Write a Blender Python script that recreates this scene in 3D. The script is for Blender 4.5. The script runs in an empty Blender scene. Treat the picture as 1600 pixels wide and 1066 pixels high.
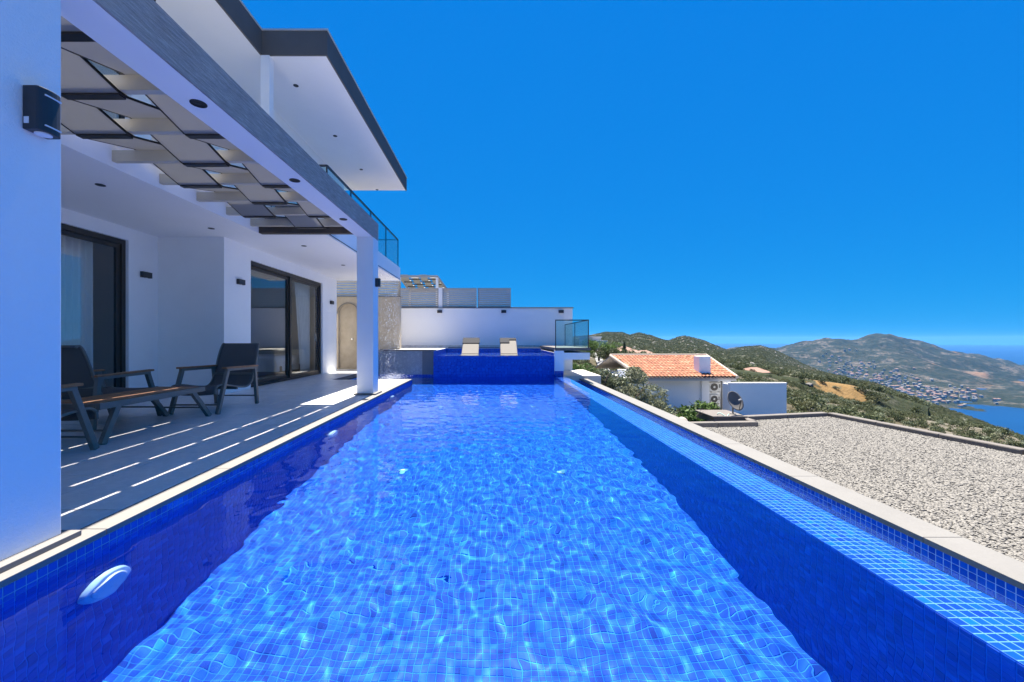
import bpy, bmesh, math, random
import numpy as np
from mathutils import Vector, noise as mnoise
R = math.radians
sc = bpy.context.scene
col = sc.collection
random.seed(5); rng = np.random.default_rng(5)

# ------------------------------------------------------------------ camera, sky, sun, exposure
cd = bpy.data.cameras.new('camera'); cam = bpy.data.objects.new('camera', cd); col.objects.link(cam)
cam.location = (0, 0, 1.0); cam.rotation_euler = (R(90), 0, 0)
cd.sensor_width = 36; cd.lens = 14.4; cd.shift_x = 0.0181; cd.shift_y = -0.0019
cd.clip_start = 0.05; cd.clip_end = 60000
sc.camera = cam
SUN_EL, SUN_AZ = 70.0, 0.0
SKY_GRADE = ((1.0, .011), (.36, .495), (.12, 1.72))
w = bpy.data.worlds.new('World'); sc.world = w; w.use_nodes = True
nt = w.node_tree; bg = nt.nodes['Background']
sky = nt.nodes.new('ShaderNodeTexSky'); sky.sky_type = 'NISHITA'; sky.sun_disc = False
sky.sun_elevation = R(SUN_EL); sky.sun_rotation = R(SUN_AZ); sky.altitude = 4000
sky.air_density = 1.0; sky.dust_density = 0.0; sky.ozone_density = 8.0
# one even grade of the whole sky: the deep polarised blue of the photograph
sp = nt.nodes.new('ShaderNodeSeparateColor'); cb = nt.nodes.new('ShaderNodeCombineColor')
nt.links.new(sky.outputs[0], sp.inputs[0])
for ch, (pw, ml) in enumerate(SKY_GRADE):
    p_ = nt.nodes.new('ShaderNodeMath'); p_.operation = 'POWER'; p_.inputs[1].default_value = pw
    m_ = nt.nodes.new('ShaderNodeMath'); m_.operation = 'MULTIPLY'; m_.inputs[1].default_value = ml
    nt.links.new(sp.outputs[ch], p_.inputs[0]); nt.links.new(p_.outputs[0], m_.inputs[0]); nt.links.new(m_.outputs[0], cb.inputs[ch])
nt.links.new(cb.outputs[0], bg.inputs['Color'])
bg.inputs['Strength'].default_value = 0.1
sd = bpy.data.lights.new('sun', 'SUN'); sd.energy = 4.5; sd.angle = R(0.5); sd.color = (1, 0.925, 0.81)
sun = bpy.data.objects.new('sun', sd); col.objects.link(sun)
sun.rotation_euler = (R(-(90 - SUN_EL)), 0, R(SUN_AZ * -1)); sun.location = (0, 20, 40)
try: sd.cycles.is_caustics_light = True
except Exception: pass
sc.view_settings.view_transform = 'Standard'; sc.view_settings.look = 'None'
sc.view_settings.exposure = 2.0; sc.view_settings.gamma = 1
sc.render.engine = 'CYCLES'
sc.cycles.use_denoising = True
sc.cycles.max_bounces = 14; sc.cycles.transparent_max_bounces = 24
sc.cycles.transmission_bounces = 8; sc.cycles.diffuse_bounces = 7; sc.cycles.glossy_bounces = 4
sc.cycles.caustics_refractive = True; sc.cycles.caustics_reflective = True
sc.cycles.sample_clamp_indirect = 6.0

F, CX, CY = 640.0, 771.0, 530.0
def at(x, y, Y):                       # a point of the place seen in direction (x, y) at distance Y
    return ((x - CX) * Y / F, Y, 1.0 - (y - CY) * Y / F)

# ------------------------------------------------------------------ materials
MATS = {}
class NG:
    def __init__(s, name):
        s.m = bpy.data.materials.new(name); s.m.use_nodes = True
        s.n = s.m.node_tree.nodes; s.l = s.m.node_tree.links
        s.b = s.n['Principled BSDF']; s.out = s.n['Material Output']
        MATS[name] = s.m
    def node(s, t, **kw):
        n = s.n.new(t)
        for k, v in kw.items(): setattr(n, k, v)
        return n
    def pos(s):
        return s.node('ShaderNodeNewGeometry').outputs['Position']
    def noise(s, scale, detail=4, rough=0.55, vec=None, stretch=None):
        n = s.node('ShaderNodeTexNoise'); n.inputs['Scale'].default_value = scale
        n.inputs['Detail'].default_value = detail; n.inputs['Roughness'].default_value = rough
        v = vec or s.pos()
        if stretch:
            mp = s.node('ShaderNodeMapping'); mp.inputs['Scale'].default_value = stretch
            s.l.new(v, mp.inputs['Vector']); v = mp.outputs[0]
        s.l.new(v, n.inputs['Vector']); return n.outputs['Fac']
    def ramp(s, fac, stops):
        r = s.node('ShaderNodeValToRGB'); e = r.color_ramp.elements
        while len(e) < len(stops): e.new(0.5)
        for i, (p, c) in enumerate(stops):
            e[i].position = p; e[i].color = (*c, 1)
        s.l.new(fac, r.inputs['Fac']); return r.outputs['Color']
    def mix(s, fac, a, b, blend='MIX'):
        m = s.node('ShaderNodeMix', data_type='RGBA', blend_type=blend)
        for sock, v in ((m.inputs['Factor'], fac), (m.inputs['A'] if False else m.inputs[6], a), (m.inputs[7], b)):
            if hasattr(v, 'links'): s.l.new(v, sock)
            elif isinstance(v, (int, float)): sock.default_value = v
            else: sock.default_value = (*v, 1)
        return m.outputs[2]
    def bump(s, h, strength=0.3, dist=0.01):
        b = s.node('ShaderNodeBump'); b.inputs['Strength'].default_value = strength
        b.inputs['Distance'].default_value = dist
        s.l.new(h, b.inputs['Height']); s.l.new(b.outputs[0], s.b.inputs['Normal'])
    def set(s, color=None, rough=None, metal=None, spec=None):
        if color is not None:
            if hasattr(color, 'links'): s.l.new(color, s.b.inputs['Base Color'])
            else: s.b.inputs['Base Color'].default_value = (*color, 1)
        if rough is not None:
            if hasattr(rough, 'links'): s.l.new(rough, s.b.inputs['Roughness'])
            else: s.b.inputs['Roughness'].default_value = rough
        if metal is not None: s.b.inputs['Metallic'].default_value = metal
        if spec is not None: s.b.inputs['Specular IOR Level'].default_value = spec
        return s

def mottled(name, c, var=0.08, scale=3, rough=0.7, bs=None, bstr=0.2, bdist=0.004, metal=0, spec=0.5, fine=None):
    g = NG(name)
    lo = tuple(max(0, x * (1 - var)) for x in c); hi = tuple(min(1, x * (1 + var)) for x in c)
    cc = g.ramp(g.noise(scale, 5, 0.65), [(0.3, lo), (0.7, hi)])
    if fine:
        cc = g.mix(fine[1], cc, g.ramp(g.noise(fine[0], 3, 0.7), [(0.3, tuple(x * .55 for x in c)), (0.7, hi)]))
    g.set(cc, rough, metal, spec)
    if bs: g.bump(g.noise(bs, 4, 0.7), bstr, bdist)
    return g

mottled('stucco', (.86, .86, .855), .025, 1.2, .85, 95, .7, .006, spec=.2)
mottled('ceiling_white', (.86, .86, .855), .02, .8, .9, 60, .1, .002, spec=.15)
mottled('back_wall_white', (.86, .86, .855), .03, .6, .9, 40, .15, .003, spec=.15)
g = NG('grey_plaster')
n1 = g.noise(1, 6, .75, stretch=(60, 5, 70)); n2 = g.noise(2.0, 4, .6)
g.set(g.mix(.35, g.ramp(n1, [(.3, (.14, .133, .125)), (.5, (.29, .282, .27)), (.72, (.55, .525, .495))]), g.ramp(n2, [(.3, (.22, .22, .22)), (.7, (.38, .37, .35))])), .9, 0, .2)
g.bump(n1, .8, .008)
mottled('fascia_grey', (.115, .108, .10), .1, 1.5, .75, 50, .15, .003, spec=.3)
mottled('cap_metal', (.55, .55, .55), .06, 4, .45, metal=.3)
mottled('brown_beam', (.085, .068, .055), .15, 5, .7, 40, .1, .003)
mottled('cream_beam', (.55, .50, .40), .05, 2, .8, 60, .1, .002)
g = mottled('slat_grey', (.34, .34, .335), .05, 3, .8, 300, .3, .001, fine=(260, .22))
tl_ = g.node('ShaderNodeBsdfTranslucent'); tl_.inputs[0].default_value = (.46, .46, .46, 1); mx_ = g.node('ShaderNodeMixShader'); mx_.inputs[0].default_value = .29
g.l.new(g.b.outputs[0], mx_.inputs[1]); g.l.new(tl_.outputs[0], mx_.inputs[2]); g.l.new(mx_.outputs[0], g.out.inputs['Surface'])
mottled('dark_metal', (.035, .036, .040), .1, 20, .45, metal=.2)
mottled('bronze', (.045, .040, .036), .1, 8, .4, metal=.3)
mottled('taupe_metal', (.17, .158, .14), .06, 30, .5, metal=.15)
mottled('black', (.012, .012, .014), .1, 20, .5)
mottled('lamp_lens', (.7, .72, .75), .03, 30, .3)
mottled('teak', (.30, .135, .055), .25, 14, .6, 60, .2, .002)
g = NG('sling'); n = g.noise(600, 2, .5)
g.set(g.ramp(n, [(.35, (.075, .072, .071)), (.65, (.14, .136, .132))]), .85, 0, .2); g.bump(n, .4, .001)
mottled('beige_sling', (.135, .125, .112), .04, 40, .85, 300, .2, .001)
mottled('charcoal_cushion', (.010, .012, .018), .1, 30, .9)
mottled('chrome', (.6, .6, .6), .02, 10, .25, metal=.9)
# deck stone: pale grey veined marble
g = NG('deck_stone')
a = g.noise(1.4, 8, .7, stretch=(1, .55, 1)); v = g.noise(3.2, 10, .8)
oi = g.node('ShaderNodeObjectInfo')
c = g.ramp(a, [(.25, (.58, .58, .57)), (.5, (.68, .68, .665)), (.75, (.76, .755, .735))])
c = g.mix(.35, c, g.ramp(v, [(.44, (.72, .72, .705)), (.5, (.50, .505, .505)), (.56, (.74, .735, .72))]))
tv = g.ramp(oi.outputs['Random'], [(0, (.90, .90, .91)), (1, (1.0, 1.0, .99))])
g.set(g.mix(1.0, c, tv, 'MULTIPLY'), g.ramp(g.noise(5, 4), [(.3, (.28,) * 3), (.7, (.42,) * 3)]), 0, .5)
mottled('coping_stone', (.175, .169, .160), .07, 4, .7, 80, .2, .002, fine=(90, .18))
mottled('coping_grey', (.145, .142, .135), .09, 3, .75, 80, .25, .002, fine=(90, .25))
g = NG('marble')
a = g.noise(2.0, 8, .7); v = g.noise(7, 10, .75)
c = g.ramp(a, [(.25, (.25, .27, .27)), (.75, (.46, .47, .46))])
g.set(g.mix(.5, c, g.ramp(v, [(.4, (.5, .5, .49)), (.5, (.2, .22, .23)), (.6, (.46, .46, .45))])), .45)
g = NG('beige_stone')
a = g.noise(3, 8, .7); g.set(g.ramp(a, [(.25, (.36, .30, .22)), (.75, (.52, .45, .35))]), .85); g.bump(g.noise(40, 5, .7), .5, .006)
mottled('beige_slat', (.42, .37, .29), .06, 5, .7)
mottled('louvre_grey', (.40, .385, .36), .05, 5, .6)
mottled('grout', (.010, .19, .64), .06, 6, .8)
mottled('grout_light', (.16, .36, .58), .06, 6, .8)
mottled('grout_dry', (.34, .56, .80), .08, 6, .8)
def tile_mat(name, cols, rough=.12, island=True):
    g = NG(name)
    if island: r = g.node('ShaderNodeNewGeometry').outputs['Random Per Island']
    else: r = g.node('ShaderNodeObjectInfo').outputs['Random']
    g.set(g.ramp(r, [(i / (len(cols) - 1), c) for i, c in enumerate(cols)]), rough, 0, .5)
    return g
BL = [(.0005, .036, .33), (.0007, .068, .46), (.0006, .050, .39), (.0008, .095, .53), (.0007, .060, .44), (.001, .145, .60)]
tile_mat('pool_tile', BL, .4).b.inputs['Specular IOR Level'].default_value = .2; tile_mat('pool_tile_single', BL, island=False)
DK = [(.001, .075, .46), (.001, .10, .56), (.001, .055, .38), (.002, .13, .62)]
tile_mat('dark_tile', DK); tile_mat('dark_tile_single', DK, island=False)
mottled('light_fixture', (.42, .60, .72), .04, 10, .5)
mottled('inlet_plastic', (.05, .26, .36), .06, 10, .6)
# water: refracting surface
def water_mat(name, color, rough=0.0):
    g = NG(name); gl = g.node('ShaderNodeBsdfGlass'); gl.inputs['IOR'].default_value = 1.333
    gl.inputs['Roughness'].default_value = rough; gl.inputs['Color'].default_value = (*color, 1)
    g.l.new(gl.outputs[0], g.out.inputs['Surface']); return g
water_mat('water', (.86, .95, 1.0))
# thin architectural glass: see-through, mirror by Fresnel
def thin_glass(name, tint, ior=1.5, extra=0.0):
    g = NG(name); tr = g.node('ShaderNodeBsdfTransparent'); tr.inputs[0].default_value = (*tint, 1)
    gl = g.node('ShaderNodeBsdfGlossy'); gl.inputs['Roughness'].default_value = 0.0
    lw = g.node('ShaderNodeLayerWeight'); pw = g.node('ShaderNodeMath', operation='POWER'); pw.inputs[1].default_value = 5.0
    ma = g.node('ShaderNodeMath', operation='MULTIPLY_ADD', use_clamp=True); ma.inputs[1].default_value = .9 - extra; ma.inputs[2].default_value = ((ior - 1) / (ior + 1)) ** 2 + extra
    g.l.new(lw.outputs['Facing'], pw.inputs[0]); g.l.new(pw.outputs[0], ma.inputs[0])
    mx = g.node('ShaderNodeMixShader'); fac = ma.outputs[0]
    g.l.new(fac, mx.inputs[0]); g.l.new(tr.outputs[0], mx.inputs[1]); g.l.new(gl.outputs[0], mx.inputs[2])
    g.l.new(mx.outputs[0], g.out.inputs['Surface']); return g
thin_glass('door_glass', (.88, .91, .91), 1.55, .05)
thin_glass('rail_glass', (.80, .94, .94), 1.5, .02)
thin_glass('window_glass', (.70, .78, .80), 1.6, .12)
g = NG('curtain'); g.set(g.ramp(g.noise(2, 3), [(.3, (.80, .84, .84)), (.7, (.88, .90, .90))]), .9, 0, .1)
mottled('bed_linen', (.78, .78, .80), .03, 5, .9, 30, .4, .01)
mottled('interior_wall', (.74, .72, .68), .04, 1, .9)
mottled('interior_floor', (.28, .24, .20), .1, 3, .5)
mottled('wood_dark', (.16, .09, .05), .2, 9, .6)
mottled('concrete', (.13, .118, .108), .14, 2.5, .9, 30, .4, .01, fine=(30, .25))
mottled('pale_concrete', (.55, .53, .49), .1, 1.2, .9, 20, .4, .01)
g = NG('pebble'); r = g.node('ShaderNodeObjectInfo').outputs['Random']
g.set(g.mix(.3, g.ramp(r, [(0, (.115, .109, .098)), (.3, (.16, .152, .138)), (.7, (.20, .191, .174)), (1, (.245, .233, .212))]), g.ramp(g.noise(30, 3), [(.3, (.15, .146, .134)), (.7, (.24, .233, .216))])), .85, 0, .2)
mottled('gravel_bed', (.12, .117, .11), .2, 12, .95, 40, .6, .02)
g = NG('roof_tile'); r = g.node('ShaderNodeNewGeometry').outputs['Random Per Island']
g.set(g.mix(.3, g.ramp(r, [(0, (.20, .065, .032)), (.4, (.29, .10, .048)), (.75, (.34, .14, .07)), (1, (.37, .20, .12))]), g.ramp(g.noise(1.2, 5), [(.3, (.24, .085, .04)), (.7, (.34, .17, .10))])), .85)
mottled('mortar', (.36, .31, .265), .08, 3, .9)
mottled('ac_white', (.62, .62, .60), .03, 5, .5)
mottled('far_white', (.50, .50, .495), .05, .2, .9)
mottled('far_pane', (.06, .08, .10), .1, 1, .3)
# foliage
def leaf_mat(name, c0, c1, island=True):
    g = NG(name); r = g.node('ShaderNodeNewGeometry').outputs['Random Per Island']
    r2 = g.node('ShaderNodeObjectInfo').outputs['Random']
    cc = g.ramp(r, [(0, c0), (1, c1)])
    cc = g.mix(1.0, cc, g.ramp(r2, [(0, (.62, .68, .6)), (.5, (.95, 1, .9)), (1, (1.25, 1.15, 1.1))]), 'MULTIPLY')
    g.set(cc, .7, 0, .25)
    tl = g.node('ShaderNodeBsdfTranslucent'); g.l.new(cc, tl.inputs[0]); mx = g.node('ShaderNodeMixShader')
    mx.inputs[0].default_value = .25
    g.l.new(g.b.outputs[0], mx.inputs[1]); g.l.new(tl.outputs[0], mx.inputs[2]); g.l.new(mx.outputs[0], g.out.inputs['Surface'])
leaf_mat('olive_leaf', (.085, .105, .06), (.24, .26, .19))
leaf_mat('green_leaf', (.045, .085, .02), (.13, .20, .06))
leaf_mat('scrub_leaf', (.050, .064, .030), (.125, .140, .075))
mottled('bark', (.14, .11, .085), .3, 8, .95, 20, .6, .02)

# ------------------------------------------------------------------ mesh helpers
class MB:
    def __init__(s): s.v = []; s.f = []
    def box(s, x0, x1, y0, y1, z0, z1):
        o = len(s.v)
        s.v += [(x0, y0, z0), (x1, y0, z0), (x1, y1, z0), (x0, y1, z0), (x0, y0, z1), (x1, y0, z1), (x1, y1, z1), (x0, y1, z1)]
        s.f += [tuple(o + i for i in q) for q in ((0, 3, 2, 1), (4, 5, 6, 7), (0, 1, 5, 4), (1, 2, 6, 5), (2, 3, 7, 6), (3, 0, 4, 7))]
        return s
    def bar(s, p, q, w, h, up=(0, 0, 1)):            # rectangular bar from p to q
        p, q = Vector(p), Vector(q); d = (q - p).normalized(); up = Vector(up)
        if abs(d.dot(up)) > .98: up = Vector((0, 1, 0))
        a = d.cross(up).normalized(); b = a.cross(d).normalized(); o = len(s.v)
        for c in (p, q):
            for (i, j) in ((-1, -1), (1, -1), (1, 1), (-1, 1)): s.v.append(tuple(c + a * (i * w / 2) + b * (j * h / 2)))
        s.f += [tuple(o + i for i in t) for t in ((0, 1, 2, 3), (7, 6, 5, 4), (0, 4, 5, 1), (1, 5, 6, 2), (2, 6, 7, 3), (3, 7, 4, 0))]
        return s
    def tube(s, pts, r, n=8, r1=None):
        pts = [Vector(p) for p in pts]; m = len(pts); o = len(s.v)
        for i, p in enumerate(pts):
            d = (pts[min(i + 1, m - 1)] - pts[max(i - 1, 0)]).normalized()
            u = Vector((0, 0, 1)) if abs(d.z) < .9 else Vector((1, 0, 0))
            a = d.cross(u).normalized(); b = a.cross(d); rr = r if r1 is None else r + (r1 - r) * i / (m - 1)
            for k in range(n):
                t = 2 * math.pi * k / n; s.v.append(tuple(p + (a * math.cos(t) + b * math.sin(t)) * rr))
        for i in range(m - 1):
            for k in range(n): s.f.append((o + i * n + k, o + i * n + (k + 1) % n, o + (i + 1) * n + (k + 1) % n, o + (i + 1) * n + k))
        s.f.append(tuple(o + k for k in range(n))[::-1]); s.f.append(tuple(o + (m - 1) * n + k for k in range(n)))
        return s
    def disc(s, c, r, h, n=24, axis='z', r2=None):   # short cylinder centred at c
        c = Vector(c); ax = {'x': Vector((1, 0, 0)), 'y': Vector((0, 1, 0)), 'z': Vector((0, 0, 1))}[axis] if isinstance(axis, str) else Vector(axis).normalized()
        return s.tube([c - ax * h / 2, c + ax * h / 2], r, n, r2)
    def poly(s, pts, z0, z1):                         # vertical prism over an xy polygon
        o = len(s.v); n = len(pts)
        s.v += [(x, y, z0) for x, y in pts] + [(x, y, z1) for x, y in pts]
        s.f.append(tuple(o + i for i in range(n))[::-1]); s.f.append(tuple(o + n + i for i in range(n)))
        for i in range(n): s.f.append((o + i, o + (i + 1) % n, o + n + (i + 1) % n, o + n + i))
        return s
    def mesh(s, name, mat):
        me = bpy.data.meshes.new(name); me.from_pydata(s.v, [], s.f)
        if mat: me.materials.append(MATS[mat])
        bm = bmesh.new(); bm.from_mesh(me); bmesh.ops.recalc_face_normals(bm, faces=bm.faces); bm.to_mesh(me); bm.free()
        return me
    def build(s, name, mat, parent=None, bevel=0, smooth=False):
        return link(name, s.mesh(name, mat), parent, bevel, smooth)
def link(name, me, parent=None, bevel=0, smooth=False):
    o = bpy.data.objects.new(name, me); col.objects.link(o)
    if parent: o.parent = parent
    if bevel:
        b = o.modifiers.new('b', 'BEVEL'); b.width = bevel; b.segments = 2; b.limit_method = 'ANGLE'
    if smooth: me.shade_smooth()
    return o
def B(name, mat, parent, *boxes, bevel=0):
    m = MB()
    for b in boxes: m.box(*b)
    return m.build(name, mat, parent, bevel)
def tag(o, label=None, cat=None, group=None, kind=None):
    if label: o['label'] = label
    if cat: o['category'] = cat
    if group: o['group'] = group
    if kind: o['kind'] = kind
    return o
def thing(name, label, cat, loc=(0, 0, 0), rz=0, group=None):
    o = bpy.data.objects.new(name, None); col.objects.link(o); o.location = loc; o.rotation_euler = (0, 0, rz)
    o.empty_display_size = .1
    return tag(o, label, cat, group)
def kids(o): return [c for c in bpy.data.objects if c.parent == o]
def copy_tree(o, parent=None):
    c = o.copy(); col.objects.link(c); c.parent = parent
    for ch in kids(o): copy_tree(ch, c)
    return c
def np_mesh(name, V, Fq, mat, smooth=False):
    me = bpy.data.meshes.new(name); V = np.asarray(V, np.float32); Fq = np.asarray(Fq, np.int32)
    me.vertices.add(len(V)); me.vertices.foreach_set('co', V.ravel())
    k = Fq.shape[1]; me.loops.add(Fq.size); me.loops.foreach_set('vertex_index', Fq.ravel())
    me.polygons.add(len(Fq)); me.polygons.foreach_set('loop_start', np.arange(0, Fq.size, k, dtype=np.int32))
    me.update(calc_edges=True); me.validate()
    if mat: me.materials.append(MATS[mat])
    me.shade_smooth() if smooth else me.shade_flat()
    return me

# ------------------------------------------------------------------ pool
XL, XR, XC, XO = -2.04, 1.79, 2.13, 2.72     # left wall, right wall, crest's outer edge, gutter's outer wall
YN, YF, ZW, ZB = -0.62, 12.0, -0.085, -1.48
BAYX, BAYY = -3.40, 10.22
P, GAP, TH = 0.0430, 0.0042, 0.0022
basin = B('pool_basin', 'grout', None,
          (XL - .25, XL, YN, BAYY, ZB - .2, -.031), (XL - .25, XL, YN - .25, YN, ZB - .2, -.031),
          (XL, XC, YN - .25, YN, ZB - .2, -.031),
          (XL, XR, YN, YF, ZB - .2, ZB), (XR, XC, YN, YF, ZB - .2, -.118),
          (BAYX, XL, BAYY, YF, ZB - .2, ZB), (BAYX, XL - .25, BAYY - .25, BAYY, ZB - .2, -.031),
          (BAYX - .25, BAYX, BAYY - .25, YF, ZB - .2, -.031))
tag(basin, kind='structure')
gut = B('overflow_gutter', 'grout_dry', None, (XC, XO, YN - .25, 12.7, -1.1, -.9), (XO, XO + .22, YN - .25, 12.95, -2.6, -.29), (XC, XO, 12.7, 12.95, -1.1, -.29), (XC - .02, XC, 12.0, 12.7, -1.1, -.118))
tag(gut, kind='structure')
B('crest_grout', 'grout_light', basin, (XR + .001, XC - .001, YN, YF, -.1185, -.1172))
B('waterline_grout', 'grout_light', basin, (XL - .001, XL + .0006, YN, BAYY, -.031 - 3 * P, -.0315))
# tile fields: (origin, u axis, v axis, normal, nu, nv); tile = 5 quads
def field(fields):
    Vs, Fs, o = [], [], 0
    t = P - GAP
    for (org, u, v, n, nu, nv) in fields:
        org, u, v, n = (np.array(q, float) for q in (org, u, v, n))
        I, J = np.meshgrid(np.arange(nu), np.arange(nv), indexing='ij')
        base = org + (I.ravel() * P + GAP / 2)[:, None] * u + (J.ravel() * P + GAP / 2)[:, None] * v
        th = TH + rng.uniform(-.0006, .0006, len(base))
        e = .0012
        c = []
        for (a, b) in ((0, 0), (t, 0), (t, t), (0, t)): c.append(base + a * u + b * v)
        for (a, b) in ((e, e), (t - e, e), (t - e, t - e), (e, t - e)): c.append(base + a * u + b * v + th[:, None] * n)
        V = np.stack(c, 1)
        q = np.array([(4, 5, 6, 7), (0, 1, 5, 4), (1, 2, 6, 5), (2, 3, 7, 6), (3, 0, 4, 7)])
        if np.dot(np.cross(u, v), n) < 0: q = q[:, ::-1]
        Fq = (np.arange(len(base))[:, None, None] * 8 + q[None]) + o
        Vs.append(V.reshape(-1, 3)); Fs.append(Fq.reshape(-1, 4)); o += len(base) * 8
    return np.concatenate(Vs), np.concatenate(Fs)
def count(L): return int(round(L / P))
nY = count(YF - YN)
rows_l = count(-.031 - ZB)
SING_L0, SING_L1 = count(1.55 - YN), count(4.15 - YN)       # nearest wall tiles stand as pieces of their own
V, Fq = field([
    ((XL, YN, ZB), (1, 0, 0), (0, 1, 0), (0, 0, 1), count(XR - XL), nY),
    ((BAYX, BAYY, ZB), (1, 0, 0), (0, 1, 0), (0, 0, 1), count(XL - BAYX), count(YF - BAYY))])
tag(link('floor_tile_field', np_mesh('floor_tile_field', V, Fq, 'pool_tile'), basin), kind='stuff')
nb = count(BAYY - YN)
V, Fq = field([
    ((XL, YN, -.031 - 2 * P), (0, 1, 0), (0, 0, -1), (1, 0, 0), nb, rows_l - 2),
    ((XL, YN, -.031), (0, 1, 0), (0, 0, -1), (1, 0, 0), SING_L0, 2),
    ((XL, YN + SING_L1 * P, -.031), (0, 1, 0), (0, 0, -1), (1, 0, 0), nb - SING_L1, 2),
    ((BAYX, BAYY, -.031), (0, 1, 0), (0, 0, -1), (1, 0, 0), count(YF - BAYY), rows_l),
    ((BAYX, BAYY, -.031), (1, 0, 0), (0, 0, -1), (0, 1, 0), count(XL - BAYX), rows_l),
    ((XL, YN, -.031), (1, 0, 0), (0, 0, -1), (0, 1, 0), count(XC - XL), rows_l),
    ((BAYX, YF, -.04), (1, 0, 0), (0, 0, -1), (0, -1, 0), count(XR - BAYX), count(ZB * -1 - .04)),
    ((XR, YN, -.118 - .012), (0, 1, 0), (0, 0, -1), (-1, 0, 0), nY, count(-.13 - ZB)),
    ((XR, YN, -.118), (1, 0, 0), (0, 1, 0), (0, 0, 1), count(XC - XR), nY),
    ((XC, YN, -.13), (0, 1, 0), (0, 0, -1), (1, 0, 0), nY + 16, 15)])
tag(link('wall_tile_field', np_mesh('wall_tile_field', V, Fq, 'pool_tile'), basin), kind='stuff')
gz0 = -.285; G0, G1 = count(1.6 - YN), count(3.25 - YN)
V, Fq = field([
    ((XO, YN, gz0 - 4 * P), (0, 1, 0), (0, 0, -1), (-1, 0, 0), count(12.7 - YN), 10),
    ((XO, YN, gz0), (0, 1, 0), (0, 0, -1), (-1, 0, 0), G0, 4),
    ((XO, YN + G1 * P, gz0), (0, 1, 0), (0, 0, -1), (-1, 0, 0), count(12.7 - YN) - G1, 4),
    ((XC, 12.7, gz0), (1, 0, 0), (0, 0, -1), (0, -1, 0), count(XO - XC), 14)])
tag(link('gutter_tile_field', np_mesh('gutter_tile_field', V, Fq, 'dark_tile'), gut), kind='stuff')
def single_tile(mat):
    V, Fq = field([((0, 0, 0), (0, 1, 0), (0, 0, -1), (1, 0, 0), 1, 1)]); return np_mesh('tile', V, Fq, mat)
tl = single_tile('pool_tile_single')
for i in range(SING_L0, SING_L1):
    for j in range(2):
        o = link('tile', tl, basin); o.location = (XL, YN + i * P, -.031 - j * P)
td = single_tile('dark_tile_single')
for i in range(G0, G1):
    for j in range(4):
        o = link('tile', td, gut); o.location = (XO, YN + (i + 1) * P, gz0 - j * P); o.rotation_euler = (0, 0, math.pi)
# coping stones
def stones(parent, name, mat, x0, x1, y0, y1, z0, z1, L, along='y'):
    a, b = (y0, y1) if along == 'y' else (x0, x1)
    n = max(1, round((b - a) / L)); s = (b - a) / n
    for i in range(n):
        p, q = a + i * s + .002, a + (i + 1) * s - .002
        B(name, mat, parent, (x0, x1, p, q, z0, z1) if along == 'y' else (p, q, y0, y1, z0, z1), bevel=.003)
stones(basin, 'coping_stone', 'coping_stone', -2.175, XL + .006, YN - .25, BAYY, -.03, .002, 1.0)
stones(basin, 'coping_stone', 'coping_stone', BAYX, -2.175, BAYY - .14, BAYY + .006, -.03, .002, .62, 'x')
stones(basin, 'coping_stone', 'coping_stone', XL + .006, XC, YN - .4, YN + .006, -.03, .002, 1.0, 'x')
stones(gut, 'coping_stone', 'coping_grey', XO - .008, 2.965, YN - .25, 12.95, -.288, -.25, 1.2)

# water surface
def fbm(x, y):
    return 0
def waves(X, Y):
    Z = np.zeros_like(X); r = np.random.default_rng(11)
    for (lam, amp, n) in ((.9, .0004, 8), (.48, .00055, 12), (.27, .00055, 18), (.16, .00032, 22), (.105, .00015, 24), (.07, .00005, 22)):
        for k in range(n):
            th = r.uniform(0, 2 * math.pi); L = lam * r.uniform(.78, 1.28); ph = r.uniform(0, 6.28)
            kx, ky = math.cos(th) / L * 2 * math.pi, math.sin(th) / L * 2 * math.pi
            Z += amp / math.sqrt(n) * 1.35 * np.sin(kx * X + ky * Y + ph + .6 * np.sin(.9 * X * math.cos(th * 3) + 1.1 * Y * math.sin(th * 3) + ph))
    return Z
def grid_water(name, xs, ys, z, prof=None, mask=None, damp=None):
    X, Y = np.meshgrid(xs, ys, indexing='ij')
    amp = np.ones_like(X) if damp is None else damp(X, Y)
    Z = z + waves(X, Y) * amp
    if prof is not None: Z = Z + prof(X, Y)
    n, m = X.shape; idx = np.arange(n * m).reshape(n, m)
    q = np.stack([idx[:-1, :-1], idx[1:, :-1], idx[1:, 1:], idx[:-1, 1:]], -1).reshape(-1, 4)
    if mask is not None:
        cx = (X[:-1, :-1] + X[1:, 1:]) / 2; cy = (Y[:-1, :-1] + Y[1:, 1:]) / 2
        q = q[mask(cx, cy).ravel()]
    o = link(name, np_mesh(name, np.stack([X, Y, Z], -1).reshape(-1, 3), q, 'water', True))
    tag(o, kind='structure')
    try: o.cycles.is_caustics_caster = True
    except Exception: pass
    return o
xs = np.concatenate([np.arange(BAYX, XL - .01, .034), np.arange(XL, XC - .004, .016), [XC, XC + .012, XC + .022, XC + .028]])
ys = np.concatenate([np.arange(YN, 4.6, .016), np.arange(4.6, YF + .01, .020), [YF]]); ys = np.unique(np.clip(ys, YN, YF))
def fall(X, Y):
    return np.where(X > XC + .025, -.45, np.where(X > XC + .018, -.06, np.where(X > XC + .008, -.02, -.016 * np.clip((X - XR - .1) / (XC - XR - .1), 0, 1) ** 2)))
water = grid_water('pool_water', xs, ys, ZW, fall, lambda x, y: (x > XL) | (y > BAYY), lambda X, Y: np.where(X > XR, np.clip(1 - (X - XR) / .2, .25, 1), 1.0))
gutter_water = grid_water('gutter_water', np.arange(XC + .05, XO + .02, .05), np.arange(YN, 12.72, .05), -.52)
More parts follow.
